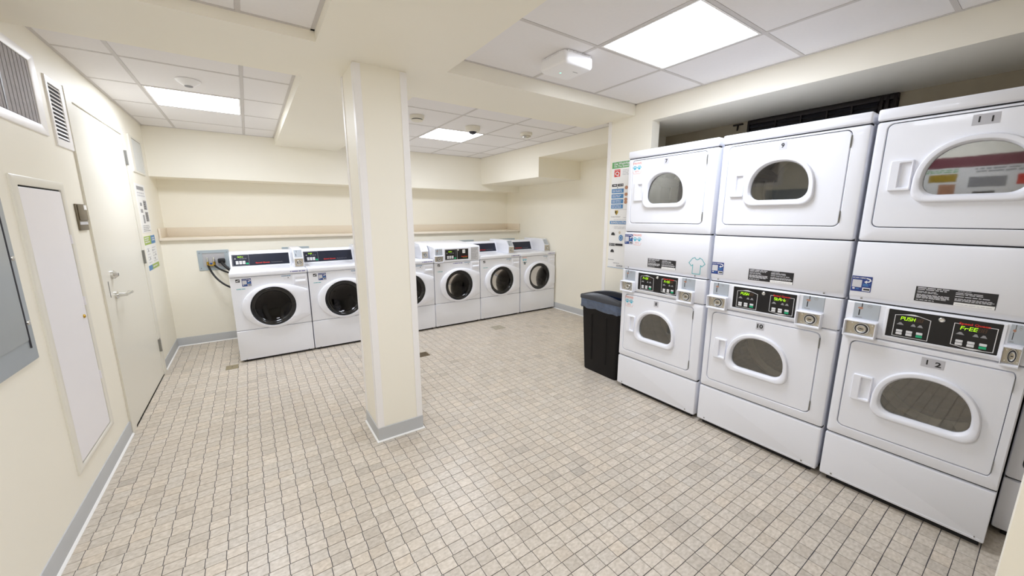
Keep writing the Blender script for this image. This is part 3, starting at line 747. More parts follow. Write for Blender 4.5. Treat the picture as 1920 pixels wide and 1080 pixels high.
def b_wcoinface():
    m_ = MB().m(COINM).box(.597, .677, .144, .15, .952, 1.038)
    c_ = (.637, .144, .995); m_.m(CHROME).lathe([(.026, 0), (.025, .006), (.021, .007), (.020, .005)], c_, (0, -1, 0), 24).m(DKGREY).lathe([(.020, .005), (.0165, .004)], c_, (0, -1, 0), 24).m(CHROME).lathe([(.0165, .004), (.015, .010), (.006, .009)], c_, (0, -1, 0), 24, False, True).m(DKGREY)
    m_.box(.632, .642, .132, .136, .993, .997); return m_
def b_wlabels(k):
    def f():
        p = front_print(d=-.0006)
        z = .775 if k == 'paw' else .846
        u = .062 if k == 'paw' else .047
        p.rect(u, z - .002, u + .035, z + .030, INK).up().poly([(u + .004, z + .014), (u + .030, z + .024), (u + .030, z + .016), (u + .004, z + .004)], LGREY).rect(u + .006, z + .003, u + .028, z + .006, LGREY)
        zz = .806 if k == 'paw' else .772
        p.rect(.046, zz, .058, zz + .006, TEAL).greek(.06, zz - .001, .122, zz + .007, 1, TEAL, 5, .8, 0)
        p.rect(.448, .872, .53, .8815, mat('blue_label_bar', (70, 140, 190), .5)).up().greek(.452, .873, .526, .8805, 1, OUTL, 6, .5, 0)
        p.line([(.464, .838), (.528, .838), (.528, .870), (.464, .870)], .0009, LGREY).rect(.502, .853, .511, .861, INK).greek(.468, .842, .524, .85, 2, LGREY, 7, .5, .1)
        return p.mb
    return f
def b_lidtext(dz=0, du=0):
    def f():
        p = front_print(d=-.0125 if dz == 0 else -.0006); st = mat('violet_print', (120, 118, 170), .5)
        p.disc(.535 + du, .921 + dz, .006, st, 8).greek(.547 + du, .914 + dz, .672 + du, .928 + dz, 1, st, 8, .75, 0); return p.mb
    return f
# washer 4: full-width control box
def b_c4():
    prof = [(-.004, .897), (-.004, 1.082), (.002, 1.094), (.016, 1.100), (.70, 1.140), (.78, 1.140), (.78, .897)]
    return MB().m(WHITE).prism(prof, lambda p, t: (t, p[0], p[1]), 0, WW)
def b_c4panel():
    return MB().m(WPLAS).loft([uz(rrect(.138, .525, .908, 1.082, .006), -.004), uz(rrect(.14, .523, .910, 1.080, .006), -.008), uz(rrect(.157, .507, .925, 1.066, .003), -.008), uz(rrect(.157, .507, .925, 1.066, .003), -.006)]).m(BLACK).box(.157, .507, -.0065, -.004, .925, 1.066)
def b_c4print(led):
    def f():
        p = front_print(d=-.0068); p.o = Vector((0, -.0068, .925)); keys_and_text(p, .163, .006, .128, led)
        p.line([(.337, .002), (.337, .138)], .003, OUTL, False)
        p.rect(.418, .082, .458, .130, PAPER).up().rect(.436, .095, .447, .117, GREYK)
        p.text('Speed Queen', .447, .036, .095, .018, RED, .03); p.rect(.42, .022, .49, .026, LIME); return p.mb
    return f
def b_c4key(i, j, m_): return lambda: bx(m_, *((.186 + i * .034, .213 + i * .034) if i < 3 else (.290, .320)), -.0092, -.0064, .942 + j * .020 if i < 3 else .936, .959 + j * .020 if i < 3 else .953, .001, 1)
def b_c4label():
    p = front_print(d=-.0045); p.rect(.548, .905, .668, 1.080, LGREY).up().line([(.553, .912), (.663, .912), (.663, .992), (.553, .992)], .003, GREYK).line([(.553, 1.0), (.663, 1.0), (.663, 1.074), (.553, 1.074)], .003, GREYK)
    p.greek(.56, .92, .655, .985, 5, GREYK, 3, .4).greek(.56, 1.01, .655, 1.066, 4, GREYK, 4, .4); return p.mb
def b_c4lock(): return MB().m(CHROME).lathe([(.012, 0), (.012, .004), (.006, .008)], (.352, -.0065, 1.052), (0, -1, 0), 14, False, True)
def washer(x, led, label, sticker=None, big=False):
    t = thing('washing_machine', (x, 4.66, 0), 0, label, 'washer', 'row of front-load washers along the back wall')
    part('cabinet', 'wcab', b_wcab, t, smooth=False); part('front_panel', 'wfr', b_wfront, t)
    kp = part('kick_panel', 'wkick', b_wkick, t)
    for u in (.055, .635):
        s_ = part('screw', 'wsc%.2f' % u, b_screw(u, .030), kp); s_.location.y = -.003
    d = part('door', 'wdoor', b_wdoor, t); part('door_rim', 'wrim', b_wrim, d); part('door_glass', 'wgl', b_wglass, d); part('door_handle', 'whan', b_whandle, d)
    part('drum', 'wdrum', b_wdrum, t)
    dw = part('detergent_drawer', 'wdrw', b_wdrawer, t); part('drawer_pull', 'wpull', b_wpull, dw)
    part('label_set', 'wlab%s' % sticker, b_wlabels(sticker), t, smooth=False)
    if sticker == 'scan': part('scan_sticker', 'wscan', b_scan(.098, .800, .98), t, smooth=False)
    if sticker == 'paw': part('paw_sticker', 'wpaw', b_paw(.035, .796), t, smooth=False)
    if not big:
        ld = part('lid', 'wlid', b_wlid, t); part('lid_recess', 'wlr', b_wrecess, ld, smooth=False); part('lid_lettering', 'wlt', b_lidtext(), ld, smooth=False)
        cs = part('control_console', 'wcons', b_wconsole, t)
        part('display_panel', 'wpan', b_wpanel(NAVY), cs, smooth=False); part('panel_print', 'wpr' + led, b_wprint(led), cs, smooth=False)
        for i in range(3):
            for j in range(2): part('keypad_button', 'wk%d%d' % (i, j), b_wkey(i, j, OUTL), cs)
        part('start_button', 'wkg', b_wkey(3, 0, GREEN), cs)
        cb = part('coin_box', 'wcoin', b_wcoin, t); part('coin_plate', 'wcpl', b_wcoinplate, cb, smooth=False); part('coin_mechanism', 'wcf', b_wcoinface, cb)
    else:
        cs = part('control_console', 'w4c', b_c4, t)
        part('display_panel', 'w4p', b_c4panel, cs); part('panel_print', 'w4pr', b_c4print(led), cs, smooth=False)
        for i in range(3):
            for j in range(2): part('keypad_button', 'w4k%d%d' % (i, j), b_c4key(i, j, OUTL), cs)
        part('start_button', 'w4g', b_c4key(3, 0, GREEN), cs); part('panel_lock', 'w4l', b_c4lock, cs)
        part('instruction_label', 'w4lab', b_c4label, cs, smooth=False); part('front_lettering', 'w4t', b_lidtext(-.048, -.255), t, smooth=False)
        for nm, key, fn in (('coin_plate', 'dcp0.03', b_coinplate(.032)), ('coin_slot', 'dcs0.03', b_coinslot(.032)), ('coin_box', 'dcb0.01', b_coinbox(.008, .137)), ('coin_mechanism', 'dcf0.01', b_coinface(.008, .137))):
            q = part(nm, key, fn, cs); q.location = (-.012, 0, .022)
    return t
washer(-.216, 'StArt', 'white front-load washer at the left end of the row, beside the hose box', 'scan')
washer(.483, 'FrEE', 'white front-load washer second from the left, partly behind the column', 'scan')
washer(1.262, 'FrEE', 'white front-load washer mostly hidden behind the right side of the column')
washer(1.960, 'StArt', 'white front-load washer with the tall full-width control box and grey instruction label', big=True)
washer(2.660, 'FrEE', 'white front-load washer second from the right end, beside the one with the tall control box')
washer(3.367, 'FrEE', 'white front-load washer at the right end of the row, with a paw sticker', 'paw')

# ================================================================== ON THE BACK WALL
def hose_box(x, w_, z0, z1, label, full):
    t = thing('outlet_box', (x, YB, z0), 0, label, 'outlet box', None if full else 'outlet boxes behind the washers'); h = z1 - z0
    a, b = rrect(0, w_, 0, h, .003, 2), rrect(.045, w_ - .045, .042, h - .034, .002, 2)
    obj('face_plate', MB().m(STEEL).loft([uz(a, -.001), uz(a, -.006), uz(inset(a, .002), -.008), uz(b, -.008), uz(b, -.002)]), t)
    obj('box_back', MB().m(mat('box_interior', (186, 186, 190), .5)).loft([uz(inset(b, -.004), -.0015)], False, True), t, smooth=False)
    for u, z in ((.02, .03), (.02, h - .03), (w_ - .02, .03), (w_ - .02, h - .03)): obj('screw', MB().m(DKGREY).lathe([(.004, 0), (.003, .002)], (u, -.008, z), (0, -1, 0), 8, False, True), t)
    if full:
        for u in (.088, .148):
            obj('valve', MB().m(CHROME).lathe([(.010, 0), (.011, .045), (.009, .052)], (u, -.03, .105), (0, 0, 1), 14, True, True).m(BRASS).lathe([(.013, 0), (.013, .03), (.009, .04)], (u, -.03, .066), (0, 0, 1), 6, True, True), t)
        obj('valve_body', MB().m(BRASS).tube([(.088, -.03, .062), (.148, -.03, .062)], .010, 10), t)
        obj('valve_knob', MB().m(BLUEK).lathe([(.004, 0), (.010, .008), (.010, .02)], (.118, -.03, .07), (0, -.3, 1), 10, True, True), t)
    return t
hose_box(-.530, .298, .872, 1.110, 'grey recessed hose and outlet box on the wall left of the washers', True)
for x, w_, l in ((.321, .312, 'top of a grey outlet box peeking behind the second washer from the left'), (2.75, .38, 'top of a grey outlet box behind the washer with the tall control box'), (3.64, .34, 'top of a grey outlet box behind the rightmost washer')):
    hose_box(x, w_, .875, 1.112, l, False)
def bez3(p, q, r_, s_, n=16):
    p, q, r_, s_ = map(Vector, (p, q, r_, s_))
    return [p * (1 - t) ** 3 + q * 3 * t * (1 - t) ** 2 + r_ * 3 * t * t * (1 - t) + s_ * t ** 3 for t in [k / n for k in range(n + 1)]]
def hose(name, pts, r, label, extra=None):
    m_ = MB().m(HOSE).tube(pts, r, 10)
    if extra: extra(m_)
    tag(obj(name, m_), label, name.split('_')[-1])
hose('water_hose', bez3((-.442, 5.67, .935), (-.42, 5.58, .86), (-.36, 5.50, .72), (-.20, 5.45, .66)), .0105, 'long black water hose drooping from the hose box behind the left washer')
hose('water_hose', bez3((-.382, 5.67, .935), (-.36, 5.62, .90), (-.30, 5.58, .86), (-.20, 5.50, .83)), .0105, 'short black water hose running from the hose box to the left washer')
def plug(m_):
    m_.m(HOSE).box(-.345, -.275, 5.64, 5.694, .955, 1.01, .012, 2).m(TRIMW).tube([(-.235, 5.585, .872), (-.222, 5.57, .860)], .018, 10)
hose('power_cord', bez3((-.315, 5.66, .975), (-.30, 5.62, .94), (-.27, 5.60, .90), (-.20, 5.55, .84)), .016, 'thick black power cord with a plug in the hose box', plug)

# ================================================================== LEFT WALL
def lw(a, b, c): return (XL + c, a, b)          # y, z, out of the wall
def lwloop(lp, c): return [lw(a, b, c) for a, b in lp]
def lwbox(m_, a0, a1, b0, b1, c0, c1, bev=0): return MB().m(m_).box(XL + c0, XL + c1, a0, a1, b0, b1, bev)
d1 = struct('door_1', MB().m(DOORP).loft([lwloop(rrect(3.50, 4.845, 0, 2.262, .002, 2), 0), lwloop(rrect(3.50, 4.845, 0, 2.262, .002, 2), .011), lwloop(rrect(3.60, 4.735, -.002, 2.196, .002, 2), .011), lwloop(rrect(3.60, 4.735, -.002, 2.196, .002, 2), .001)]))
d1['label'] = 'cream flush door with lever handle in the left wall'
obj('door_leaf', MB().m(DOORP).box(XL + .001, XL + .006, 3.606, 4.729, .006, 2.19, .002, 1), d1)
for z in (.235, 1.08, 1.945): obj('hinge', MB().m(HINGE).box(XL + .005, XL + .014, 4.722, 4.792, z, z + .118, .001, 1).lathe([(.008, 0), (.008, .12)], (XL + .017, 4.733, z - .001), (0, 0, 1), 10, True, True), d1)
obj('deadbolt', MB().m(CHROME).lathe([(.030, 0), (.030, .012), (.022, .020), (.012, .034)], (XL + .006, 3.735, 1.10), (1, 0, 0), 20, False, True), d1)
lv = MB().m(CHROME).lathe([(.027, 0), (.027, .010), (.014, .018), (.012, .055)], (XL + .006, 3.735, .955), (1, 0, 0), 20, False, True)
lv.tube([(XL + .062, 3.725, .955), (XL + .066, 3.80, .957), (XL + .064, 3.86, .953), (XL + .045, 3.885, .950)], .011, 10)
obj('door_lever', lv, d1)
obj('latch_plate', lwbox(DKGREY, 3.598, 3.606, .96, 1.07, .001, .012), d1)
# access panel
t = thing('access_panel', (0, 0, 0), 0, 'tall white recessed access panel door low on the left wall', 'access panel')
a, b = rrect(2.600, 3.185, .232, 1.682, .004, 4), rrect(2.655, 3.140, .262, 1.640, .012, 4)
obj('frame', MB().m(DOORP).loft([lwloop(a, 0), lwloop(a, .007), lwloop(inset(a, .004), .010), lwloop(inset(b, -.004), .010), lwloop(b, .007), lwloop(b, .0)]), t)
obj('panel_back', MB().m(DARK).loft([lwloop(b, .0005)], False, True), t, smooth=False)
c = rrect(2.664, 3.135, .268, 1.632, .010, 4)
obj('panel_door', MB().m(PANELW).loft([lwloop(c, .001), lwloop(c, .004), lwloop(inset(c, .002), .006)], False, True), t)
obj('latch_knob', MB().m(BRASS).lathe([(.011, 0), (.011, .004), (.006, .008)], (XL + .006, 3.085, .945), (1, 0, 0), 14, False, True), t)
for z in (.55, 1.0, 1.35): obj('hinge', lwbox(PANELW, 3.136, 3.141, z, z + .05, .004, .012), t)
# electrical panel
t = thing('breaker_panel', (0, 0, 0), 0, 'grey steel breaker panel cut by the left edge of the picture', 'breaker panel')
a = rrect(1.95, 2.478, .890, 1.86, .003, 2)
obj('cover', MB().m(ELEC).loft([lwloop(a, .001), lwloop(a, .008), lwloop(inset(a, .003), .011)], False, True), t)
obj('panel_door', MB().m(ELEC).loft([lwloop(rrect(2.03, 2.415, .985, 1.78, .006, 3), .011), lwloop(rrect(2.03, 2.415, .985, 1.78, .006, 3), .0145), lwloop(rrect(2.034, 2.411, .989, 1.776, .006, 3), .016)], False, True), t)
obj('hinge', MB().m(DKGREY).tube([lw(2.424, .95, .013), lw(2.424, 1.80, .013)], .0035, 8), t)
for z in (1.055, 1.33, 1.62): obj('screw', MB().m(CHROME).lathe([(.011, 0), (.010, .004), (.004, .007)], lw(2.452, z, .011), (1, 0, 0), 12, False, True), t)
# filter grille with vertical ribs
t = thing('filter_grille', (0, 0, 0), 0, 'white framed grey ribbed filter grille high on the left wall', 'grille')
a, b = rrect(2.30, 3.150, 1.918, 2.312, .004, 2), rrect(2.36, 3.072, 1.965, 2.268, .004, 2)
obj('frame', MB().m(TRIMW).loft([lwloop(a, 0), lwloop(a, .005), lwloop(inset(a, .003), .008), lwloop(inset(b, -.003), .008), lwloop(b, .006), lwloop(b, .001)]), t)
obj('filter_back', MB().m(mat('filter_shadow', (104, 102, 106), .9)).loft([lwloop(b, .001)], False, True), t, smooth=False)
k = 0; yy = 2.365
while yy < 3.06:
    wv = .017; obj('slat', lwbox(FILTER, yy, yy + wv, 1.968, 2.265, .002, .004 + .0015 * (k % 2), .0005), t); yy += wv + .0035; k += 1
obj('mullion', lwbox(GREYK, 2.735, 2.748, 1.966, 2.267, .002, .007), t)
# louvred vent
t = thing('wall_vent', (0, 0, 0), 0, 'narrow white louvred vent between the filter grille and the door', 'vent')
a, b = rrect(3.245, 3.492, 1.888, 2.258, .003, 2), rrect(3.272, 3.440, 1.932, 2.222, .002, 2)
obj('frame', MB().m(TRIMW).loft([lwloop(a, 0), lwloop(a, .005), lwloop(inset(a, .003), .008), lwloop(inset(b, -.002), .008), lwloop(b, .006), lwloop(b, .001)]), t)
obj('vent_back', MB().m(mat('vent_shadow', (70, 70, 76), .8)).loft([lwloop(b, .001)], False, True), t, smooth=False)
for i in range(13):
    z = 1.938 + i * .0222
    obj('louver', MB().m(TRIMW).prism([(.0015, z + .010), (.003, z + .0115), (.008, z + .002), (.0065, z)], lambda p, q: lw(q, p[1], p[0]), 3.272, 3.440), t)
# framed white panel above the posters
t = thing('wall_cover_plate', (0, 0, 0), 0, 'small white framed square cover plate above the posters near the far left corner', 'cover plate')
a, b = rrect(5.00, 5.500, 1.912, 2.246, .003, 2), rrect(5.09, 5.484, 1.930, 2.228, .003, 2)
obj('frame', MB().m(DOORP).loft([lwloop(a, 0), lwloop(a, .010), lwloop(b, .010), lwloop(b, .004)]), t)
obj('plate', MB().m(mat('pale_grey_plate', (218, 220, 218), .4)).loft([lwloop(inset(b, .004), .001), lwloop(inset(b, .004), .006)], False, True), t)
# bronze reader
t = thing('card_reader', (0, 0, 0), 0, 'bronze card reader plate with a pale label strip left of the door', 'card reader')
obj('plate', lwbox(BRONZE, 3.312, 3.458, 1.418, 1.574, 0, .010, .003), t)
obj('upper_cover', lwbox(BRONZE, 3.318, 3.452, 1.478, 1.570, .010, .016, .003), t)
obj('label_strip', lwbox(LGREY, 3.318, 3.452, 1.452, 1.469, .0095, .0115), t)
obj('window', lwbox(PAPER, 3.405, 3.450, 1.540, 1.568, .0155, .0175), t)
# posters on the left wall
def lprint(y, z): return Print((XL + .0016, y, z), (0, 1, 0), (0, 0, 1), (1, 0, 0), .0005)
pm = lwbox(PAPER, 4.935, 5.345, 1.345, 1.808, .0003, .0016)
ps = tag(obj('notice_poster', pm, smooth=False), 'white notice sheet with grey photo blocks, the upper of two right of the door', 'poster')
p = lprint(4.935, 1.345); p.rect(.06, .405, .35, .44, GREYK).greek(.05, .34, .36, .39, 2, LGREY, 3)
for r_ in ((.09, .255, .17, .285), (.24, .22, .37, .31), (.08, .19, .17, .225), (.25, .105, .38, .20), (.13, .09, .20, .17)): p.rect(*r_, GREYK)
p.up().greek(.245, .225, .365, .30, 4, INK, 5, .4).greek(.26, .11, .375, .19, 4, INK, 6, .4).greek(.06, .01, .36, .075, 4, GREYK, 7, .35)
obj('print', p.mb, ps, smooth=False)
pm = lwbox(PAPER, 4.93, 5.430, .985, 1.312, .0003, .0016)
ps = tag(obj('laundry_poster', pm, smooth=False), 'white sheet with green and blue bands, the lower of two right of the door', 'poster')
p = lprint(4.93, .985); p.rect(0, .245, .30, .327, LIME).rect(.30, .245, .5, .327, LBLUE).rect(0, 0, .17, .048, LBLUE).rect(.17, 0, .5, .048, LIME).up()
p.greek(.03, .26, .25, .32, 3, OUTL, 3, .55).greek(.34, .27, .47, .31, 2, OUTL, 4).greek(.20, .012, .47, .036, 1, OUTL, 5)
p.greek(.05, .06, .20, .22, 6, LGREY, 6, .3).greek(.28, .06, .46, .22, 6, LGREY, 8, .3)
for a, b in ((.09, .18), (.28, .17), (.12, .10), (.34, .085), (.4, .12)): p.rect(a, b, a + .03, b + .02, GREYK)
obj('print', p.mb, ps, smooth=False)
# board seen only as a reflection in the dryer windows
ps = tag(obj('notice_board', lwbox(PAPER, .10, 1.30, 1.55, 2.10, .0003, .006), smooth=False), 'pale notice board on the near left wall outside the picture', 'notice board')
p = Print((XL + .0062, .10, 1.55), (0, 1, 0), (0, 0, 1), (1, 0, 0), .0005); p.rect(0, .44, 1.2, .55, mat('maroon_print', (120, 60, 70), .5))
for i, (a, b, ww, hh, m_) in enumerate(((.1, .05, .16, .14, INK), (.36, .06, .14, .14, INK), (.1, .25, .14, .1, RED), (.3, .24, .24, .1, GREYK), (.62, .08, .12, .2, TAN), (.62, .3, .2, .08, GOLD), (.85, .06, .28, .14, LBLUE), (.88, .25, .22, .12, GREYK), (1.05, .36, .1, .07, RED))): p.rect(a, b, a + ww, b + hh, m_)
p.greek(.08, .38, .55, .43, 2, GREYK, 3).greek(.62, .39, 1.0, .43, 2, PGREEN, 4); obj('print', p.mb, ps, smooth=False)

# tall poster on the alcove stub wall
ps = tag(obj('laundry_poster', bx(PAPER, XA - .0018, XA - .0003, 2.12, 2.507, 1.01, 2.0), smooth=False), 'tall laundry instruction poster with green header and blue boxes beside the stacked dryers', 'poster')
p = Print((XA - .0018, 2.507, 0), (0, -1, 0), (0, 0, 1), (-1, 0, 0), .0005)
p.rect(.0, 1.938, .38, 1.994, PGREEN).up().text('Use WashAlert', .118, 1.978, .19, .022, OUTL, .025).text('On The Speed', .105, 1.953, .165, .022, OUTL, .025)
p.rect(.030, 1.862, .098, 1.927, RED).up().text('Q', .064, 1.888, .05, .042, OUTL, .03).rect(.034, 1.916, .094, 1.9195, OUTL)
p.greek(.125, 1.87, .36, 1.925, 4, LGREY, 2, .45)
p.rect(.010, 1.774, .072, 1.797, INK).rect(.080, 1.774, .142, 1.797, INK).up().greek(.026, 1.779, .068, 1.792, 1, LGREY, 3, .6, 0).greek(.095, 1.779, .138, 1.792, 1, LGREY, 4, .6, 0)
p.disc(.075, 1.764, .005, INK, 8)
for i, z in enumerate((1.716, 1.668, 1.620, 1.574)): p.rect(.010, z, .148, z + .037, LBLUE)
p.up()
for i, z in enumerate((1.716, 1.668, 1.620, 1.574)): p.greek(.020, z + .006, .138, z + .031, 2, OUTL, 9 + i, .42, .2)
for i, z in enumerate((1.76, 1.70, 1.655, 1.63)): p.disc(.178, z, .018, TAN, 10, .016)
p.rect(.06, 1.563, .36, 1.5645, GREYK)
p.poly([(.058, 1.556), (.096, 1.556), (.096, 1.535), (.077, 1.512), (.058, 1.535)], GOLD).up().poly([(.064, 1.551), (.077, 1.551), (.077, 1.520), (.064, 1.536)], INK)
p.text('WAKE FOREST', .072, 1.497, .115, .012, GREYK).greek(.16, 1.485, .36, 1.495, 1, LGREY, 3).greek(.05, 1.466, .33, 1.474, 1, LGREY, 5)
p.rect(.006, 1.430, .38, 1.458, LBLUE).up().text('BUNDLE & STACK', .12, 1.444, .20, .019, OUTL, .03)
p.greek(.06, 1.385, .36, 1.412, 2, LGREY, 6, .35)
for z in (1.325, 1.163): p.poly([(.050 + .022 * math.cos(R(a)), z + .028 * math.sin(R(a))) for a in range(0, 181, 20)], INK)
p.ring(.128, 1.352, .008, .003, GOLD).disc(.145, 1.303, .024, LBLUE, 14, .028).up().ring(.145, 1.303, .014, .003, OUTL)
p.rect(.012, 1.222, .022, 1.250, INK).rect(.030, 1.225, .078, 1.247, INK).rect(.085, 1.228, .17, 1.248, INK).up().greek(.034, 1.229, .075, 1.243, 1, LGREY, 4, .4, 0)
p.greek(.006, 1.088, .075, 1.094, 1, GREYK, 5, .8, 0).greek(.07, 1.058, .17, 1.066, 1, GREYK, 6).greek(.11, 1.028, .20, 1.048, 2, GREYK, 7).rect(.0, 1.016, .38, 1.019, LBLUE)
obj('print', p.mb, ps, smooth=False)

# ================================================================== CEILING DEVICES
def device(name, x, y, label, cat): return thing(name, (x, y, ZC - .0005), 0, label, cat)
t = device('heat_detector', -.246, 3.70, 'shallow white dome detector on the ceiling by the left panel light', 'detector')
obj('base', MB().m(APW).lathe([(.072, 0), (.072, -.005), (.064, -.014), (.036, -.034), (.028, -.038)], (0, 0, 0), (0, 0, 1), 28, True, True), t)
obj('sensor_slot', MB().m(GREYK).lathe([(.026, -.0375), (.024, -.042), (.012, -.044)], (0, 0, 0), (0, 0, 1), 20, False, True), t)
t = device('smoke_detector', 1.44, 3.70, 'cream smoke detector on the ceiling just right of the column', 'detector')
obj('base', MB().m(CREAMP).lathe([(.068, 0), (.068, -.028), (.060, -.032)], (0, 0, 0), (0, 0, 1), 28, True, True), t)
obj('vent_ring', MB().m(DKGREY).lathe([(.050, -.032), (.050, -.042)], (0, 0, 0), (0, 0, 1), 24, True, True), t)
obj('cap', MB().m(CREAMP).lathe([(.056, -.040), (.050, -.050), (.02, -.054)], (0, 0, 0), (0, 0, 1), 24, True, True), t)
obj('indicator_light', MB().m(GREYK).lathe([(.006, -.03), (.006, -.034)], (.045, -.02, 0), (0, 0, 1), 8, True, True), t)
t = device('security_camera', 2.10, 3.80, 'white dome security camera with a black lens beside the far panel light', 'camera')
obj('housing', MB().m(CREAMP).lathe([(.080, 0), (.080, -.036), (.070, -.048), (.05, -.052)], (0, 0, 0), (0, 0, 1), 32, True, True), t)
obj('dome', MB().m(CAMB).lathe([(.044, -.051), (.041, -.062), (.031, -.072), (.014, -.077)], (0, 0, 0), (0, 0, 1), 24, True, True), t)
t = device('fire_strobe', 2.76, 3.72, 'cream round fire alarm strobe with clear lens on the ceiling at the right', 'alarm')
obj('base', MB().m(CREAMP).lathe([(.070, 0), (.070, -.026), (.062, -.030)], (0, 0, 0), (0, 0, 1), 28, True, True), t)
obj('strobe_lens', MB().m(CHROME).box(-.05, .02, -.03, .012, -.062, -.03, .010, 2), t)
for k in range(5):
    a = R(60 * k); obj('horn_rib', MB().m(CREAMP).box(.012 * k - .02, .012 * k - .014, -.045, .03, -.052, -.03, .002, 1), t)
# access point
t = thing('wireless_access_point', (1.712, 1.899, ZC - .0005), 0, 'white square wireless access point with green light on the ceiling', 'access point')
a = rrect(-.118, .118, -.118, .118, .028, 6)
L = [[(x, y, z) for x, y in inset(a, i_)] for i_, z in ((.012, 0), (.012, -.012), (.002, -.013), (0, -.018), (0, -.058), (.004, -.068), (.014, -.075))]
obj('body', MB().m(APW).loft(L, True, True), t)
fins = MB().m(APW)
for i in range(18):
    q = -.085 + i * .01
    for sx in (-1, 1): fins.box(q - .003, q + .003, sx * .112 - .004, sx * .112 + .004, -.013, -.003); fins.box(sx * .112 - .004, sx * .112 + .004, q - .003, q + .003, -.013, -.003)
obj('vent_fins', fins, t, smooth=False)['kind'] = 'stuff'
obj('status_light', MB().m(LEDSM).lathe([(.006, -.0752), (.005, -.0762)], (-.02, .03, 0), (0, 0, 1), 10, True, True), t)
obj('lettering', MB().m(GREYK).box(.03, .07, -.03, -.026, -.0758, -.0750), t)

# ================================================================== BIN
t = thing('trash_bin', (2.735, 2.365, 0), 0, 'slim black trash bin with a grey rim and navy liner beside the stacked dryers', 'bin')
def rl(hx, hy, z, r=.03): return [(x, y, z) for x, y in rrect(-hx, hx, -hy, hy, r, 5)]
obj('body', MB().m(BINP).loft([rl(.085, .200, .0), rl(.09, .205, .01), rl(.112, .238, .70), rl(.108, .234, .70), rl(.086, .20, .02)], True, True), t)
for y in (-.08, .10): obj('rib', MB().m(BINP).prism([(-.003, -.010), (-.003, .010), (.002, .006), (.002, -.006)], lambda p, q: (-.096 - (q - .12) * .034 + -p[0], y + p[1], q), .12, .58), t)
rm = MB().m(BINR)
def wav(hx, hy, z, up, r=.03):
    out = []
    for x, y in rrect(-hx, hx, -hy, hy, r, 5): out.append((x, y, z + up * max(0, 1 - (y / (hy * .92)) ** 2) * (1 if abs(x) > hx * .6 else .0)))
    return out
rs = lambda hx, hy, z, up: [(x, y, z + up * max(0, 1 - (y / hy) ** 2)) for x, y in dens(rrect(-hx, hx, -hy, hy, .03, 4))]
def dens(lp):
    out = []
    for i, p in enumerate(lp):
        q = lp[(i + 1) % len(lp)]; n = 8 if math.dist(p, q) > .06 else 1
        out += [(p[0] + (q[0] - p[0]) * k / n, p[1] + (q[1] - p[1]) * k / n) for k in range(n)]
    return out
rm.loft([rs(.122, .250, .715, 0), rs(.128, .256, .722, 0), rs(.128, .256, .748, .004), rs(.122, .250, .757, .012), rs(.100, .226, .762, .030), rs(.092, .216, .755, .030), rs(.090, .212, .70, .0)])
obj('rim', rm, t)
rw = random.Random(5)
def lin_loop(hx, hy, z, amp):
    return [(x * (1 + rw.uniform(-amp, amp) / .12), y * (1 + rw.uniform(-amp, amp) / .25), z + rw.uniform(-amp, amp)) for x, y in dens(rrect(-hx, hx, -hy, hy, .03, 4))]
obj('liner', MB().m(LINER).loft([lin_loop(.123, .248, .735, .001), lin_loop(.127, .248, .716, .004), lin_loop(.122, .246, .700, .006), lin_loop(.125, .247, .684, .006), lin_loop(.119, .245, .664, .006), lin_loop(.120, .243, .645, .010), lin_loop(.114, .240, .632, .008)]), t, ang=70)
obj('liner_inside', MB().m(mat('liner_inside_navy', (30, 42, 70), .25)).loft([lin_loop(.088, .21, .74, .002), lin_loop(.085, .205, .68, .006), lin_loop(.08, .20, .5, .008)], False, True), t)

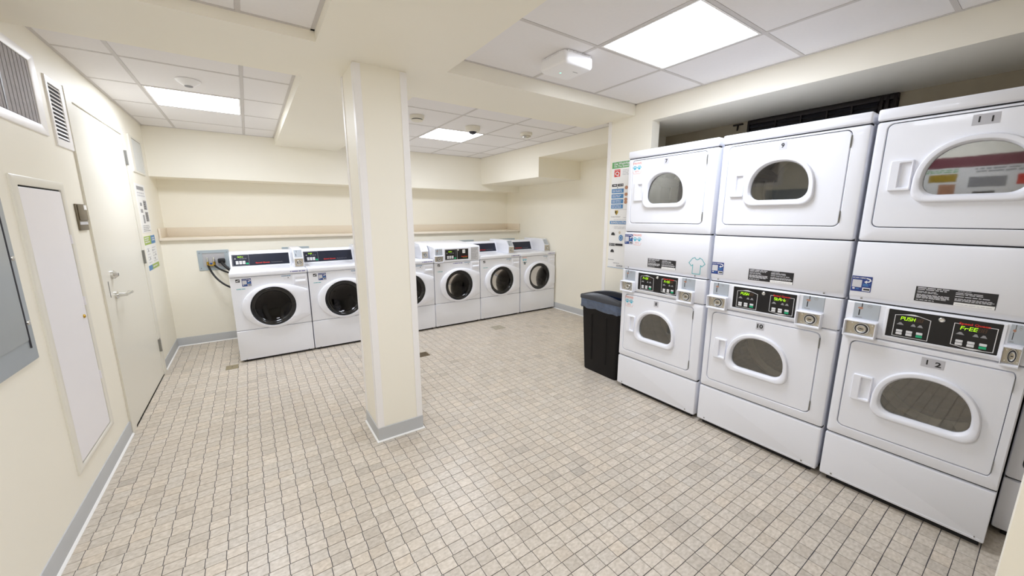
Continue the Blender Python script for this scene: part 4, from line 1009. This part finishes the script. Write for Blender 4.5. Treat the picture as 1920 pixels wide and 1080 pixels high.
# ================================================================== ABOVE THE DRYERS
t = thing('wall_louver', (XAB, 1.20, 2.0), R(-90), 'dark brown iron framed louver on the alcove wall above the dryers', 'louver')
hw = .455
obj('top_rail', bx(DKIRON, -hw, hw, -.03, 0, .252, .288, .004), t)
for x in (-hw, hw - .024, hw - .060, hw - .09): obj('post', bx(DKIRON, x, x + .018, -.035, 0, 0, .285, .003), t)
obj('back_sheet', bx(DKIRON, -hw, hw, -.006, 0, 0, .26), t)
for k, z in enumerate((.02, .075, .13, .185, .225)):
    obj('slat', MB().m(DKGREY).prism([(-.006, z + .028), (-.010, z + .032), (-.028, z + .006), (-.022, z)], lambda p, q: (q, p[0], p[1]), -hw + .02, hw - .1), t)
for x in (-.25, -.08, .08, .22): obj('clip', bx(DKIRON, x, x + .010, -.034, -.006, .17, .255), t)
tag(obj('wall_hook', MB().m(DKIRON).box(XAB - .02, XAB - .001, 1.70, 1.78, 2.268, 2.280, .002, 1).tube([(XAB - .012, 1.74, 2.27), (XAB - .016, 1.74, 2.25), (XAB - .03, 1.735, 2.225)], .006, 8)), 'small black hook under the alcove ceiling left of the louver', 'hook')

# ================================================================== FLOOR PLATES
def plate(x0, x1, y0, y1, m_, label, slots):
    t = thing('floor_drain', ((x0 + x1) / 2, (y0 + y1) / 2, 0), 0, label, 'drain'); hx, hy = (x1 - x0) / 2, (y1 - y0) / 2
    obj('plate', MB().m(m_).box(-hx, hx, -hy, hy, .0, .003, .001, 1), t)
    if slots: obj('slots', [q.box(-hx * .8, hx * .8, -hy * .75 + i * hy * .25 - .003, -hy * .75 + i * hy * .25 + .003, .003, .0034) for q in [MB().m(DARK)] for i in range(7)][-1], t)
    else: obj('screw', MB().m(DKGREY).lathe([(.006, .003), (.005, .0042)], (0, 0, 0), (0, 0, 1), 10, False, True), t)
plate(2.60, 2.76, 4.16, 4.31, DRAIN3, 'square grey cleanout plate in the floor before the right washers', False)
plate(1.37, 1.50, 3.76, 3.89, DRAIN2, 'square brown floor drain just right of the column foot', True)
plate(-.34, -.235, 4.52, 4.64, DRAIN, 'square olive floor plate at the corner of the left washer', False)
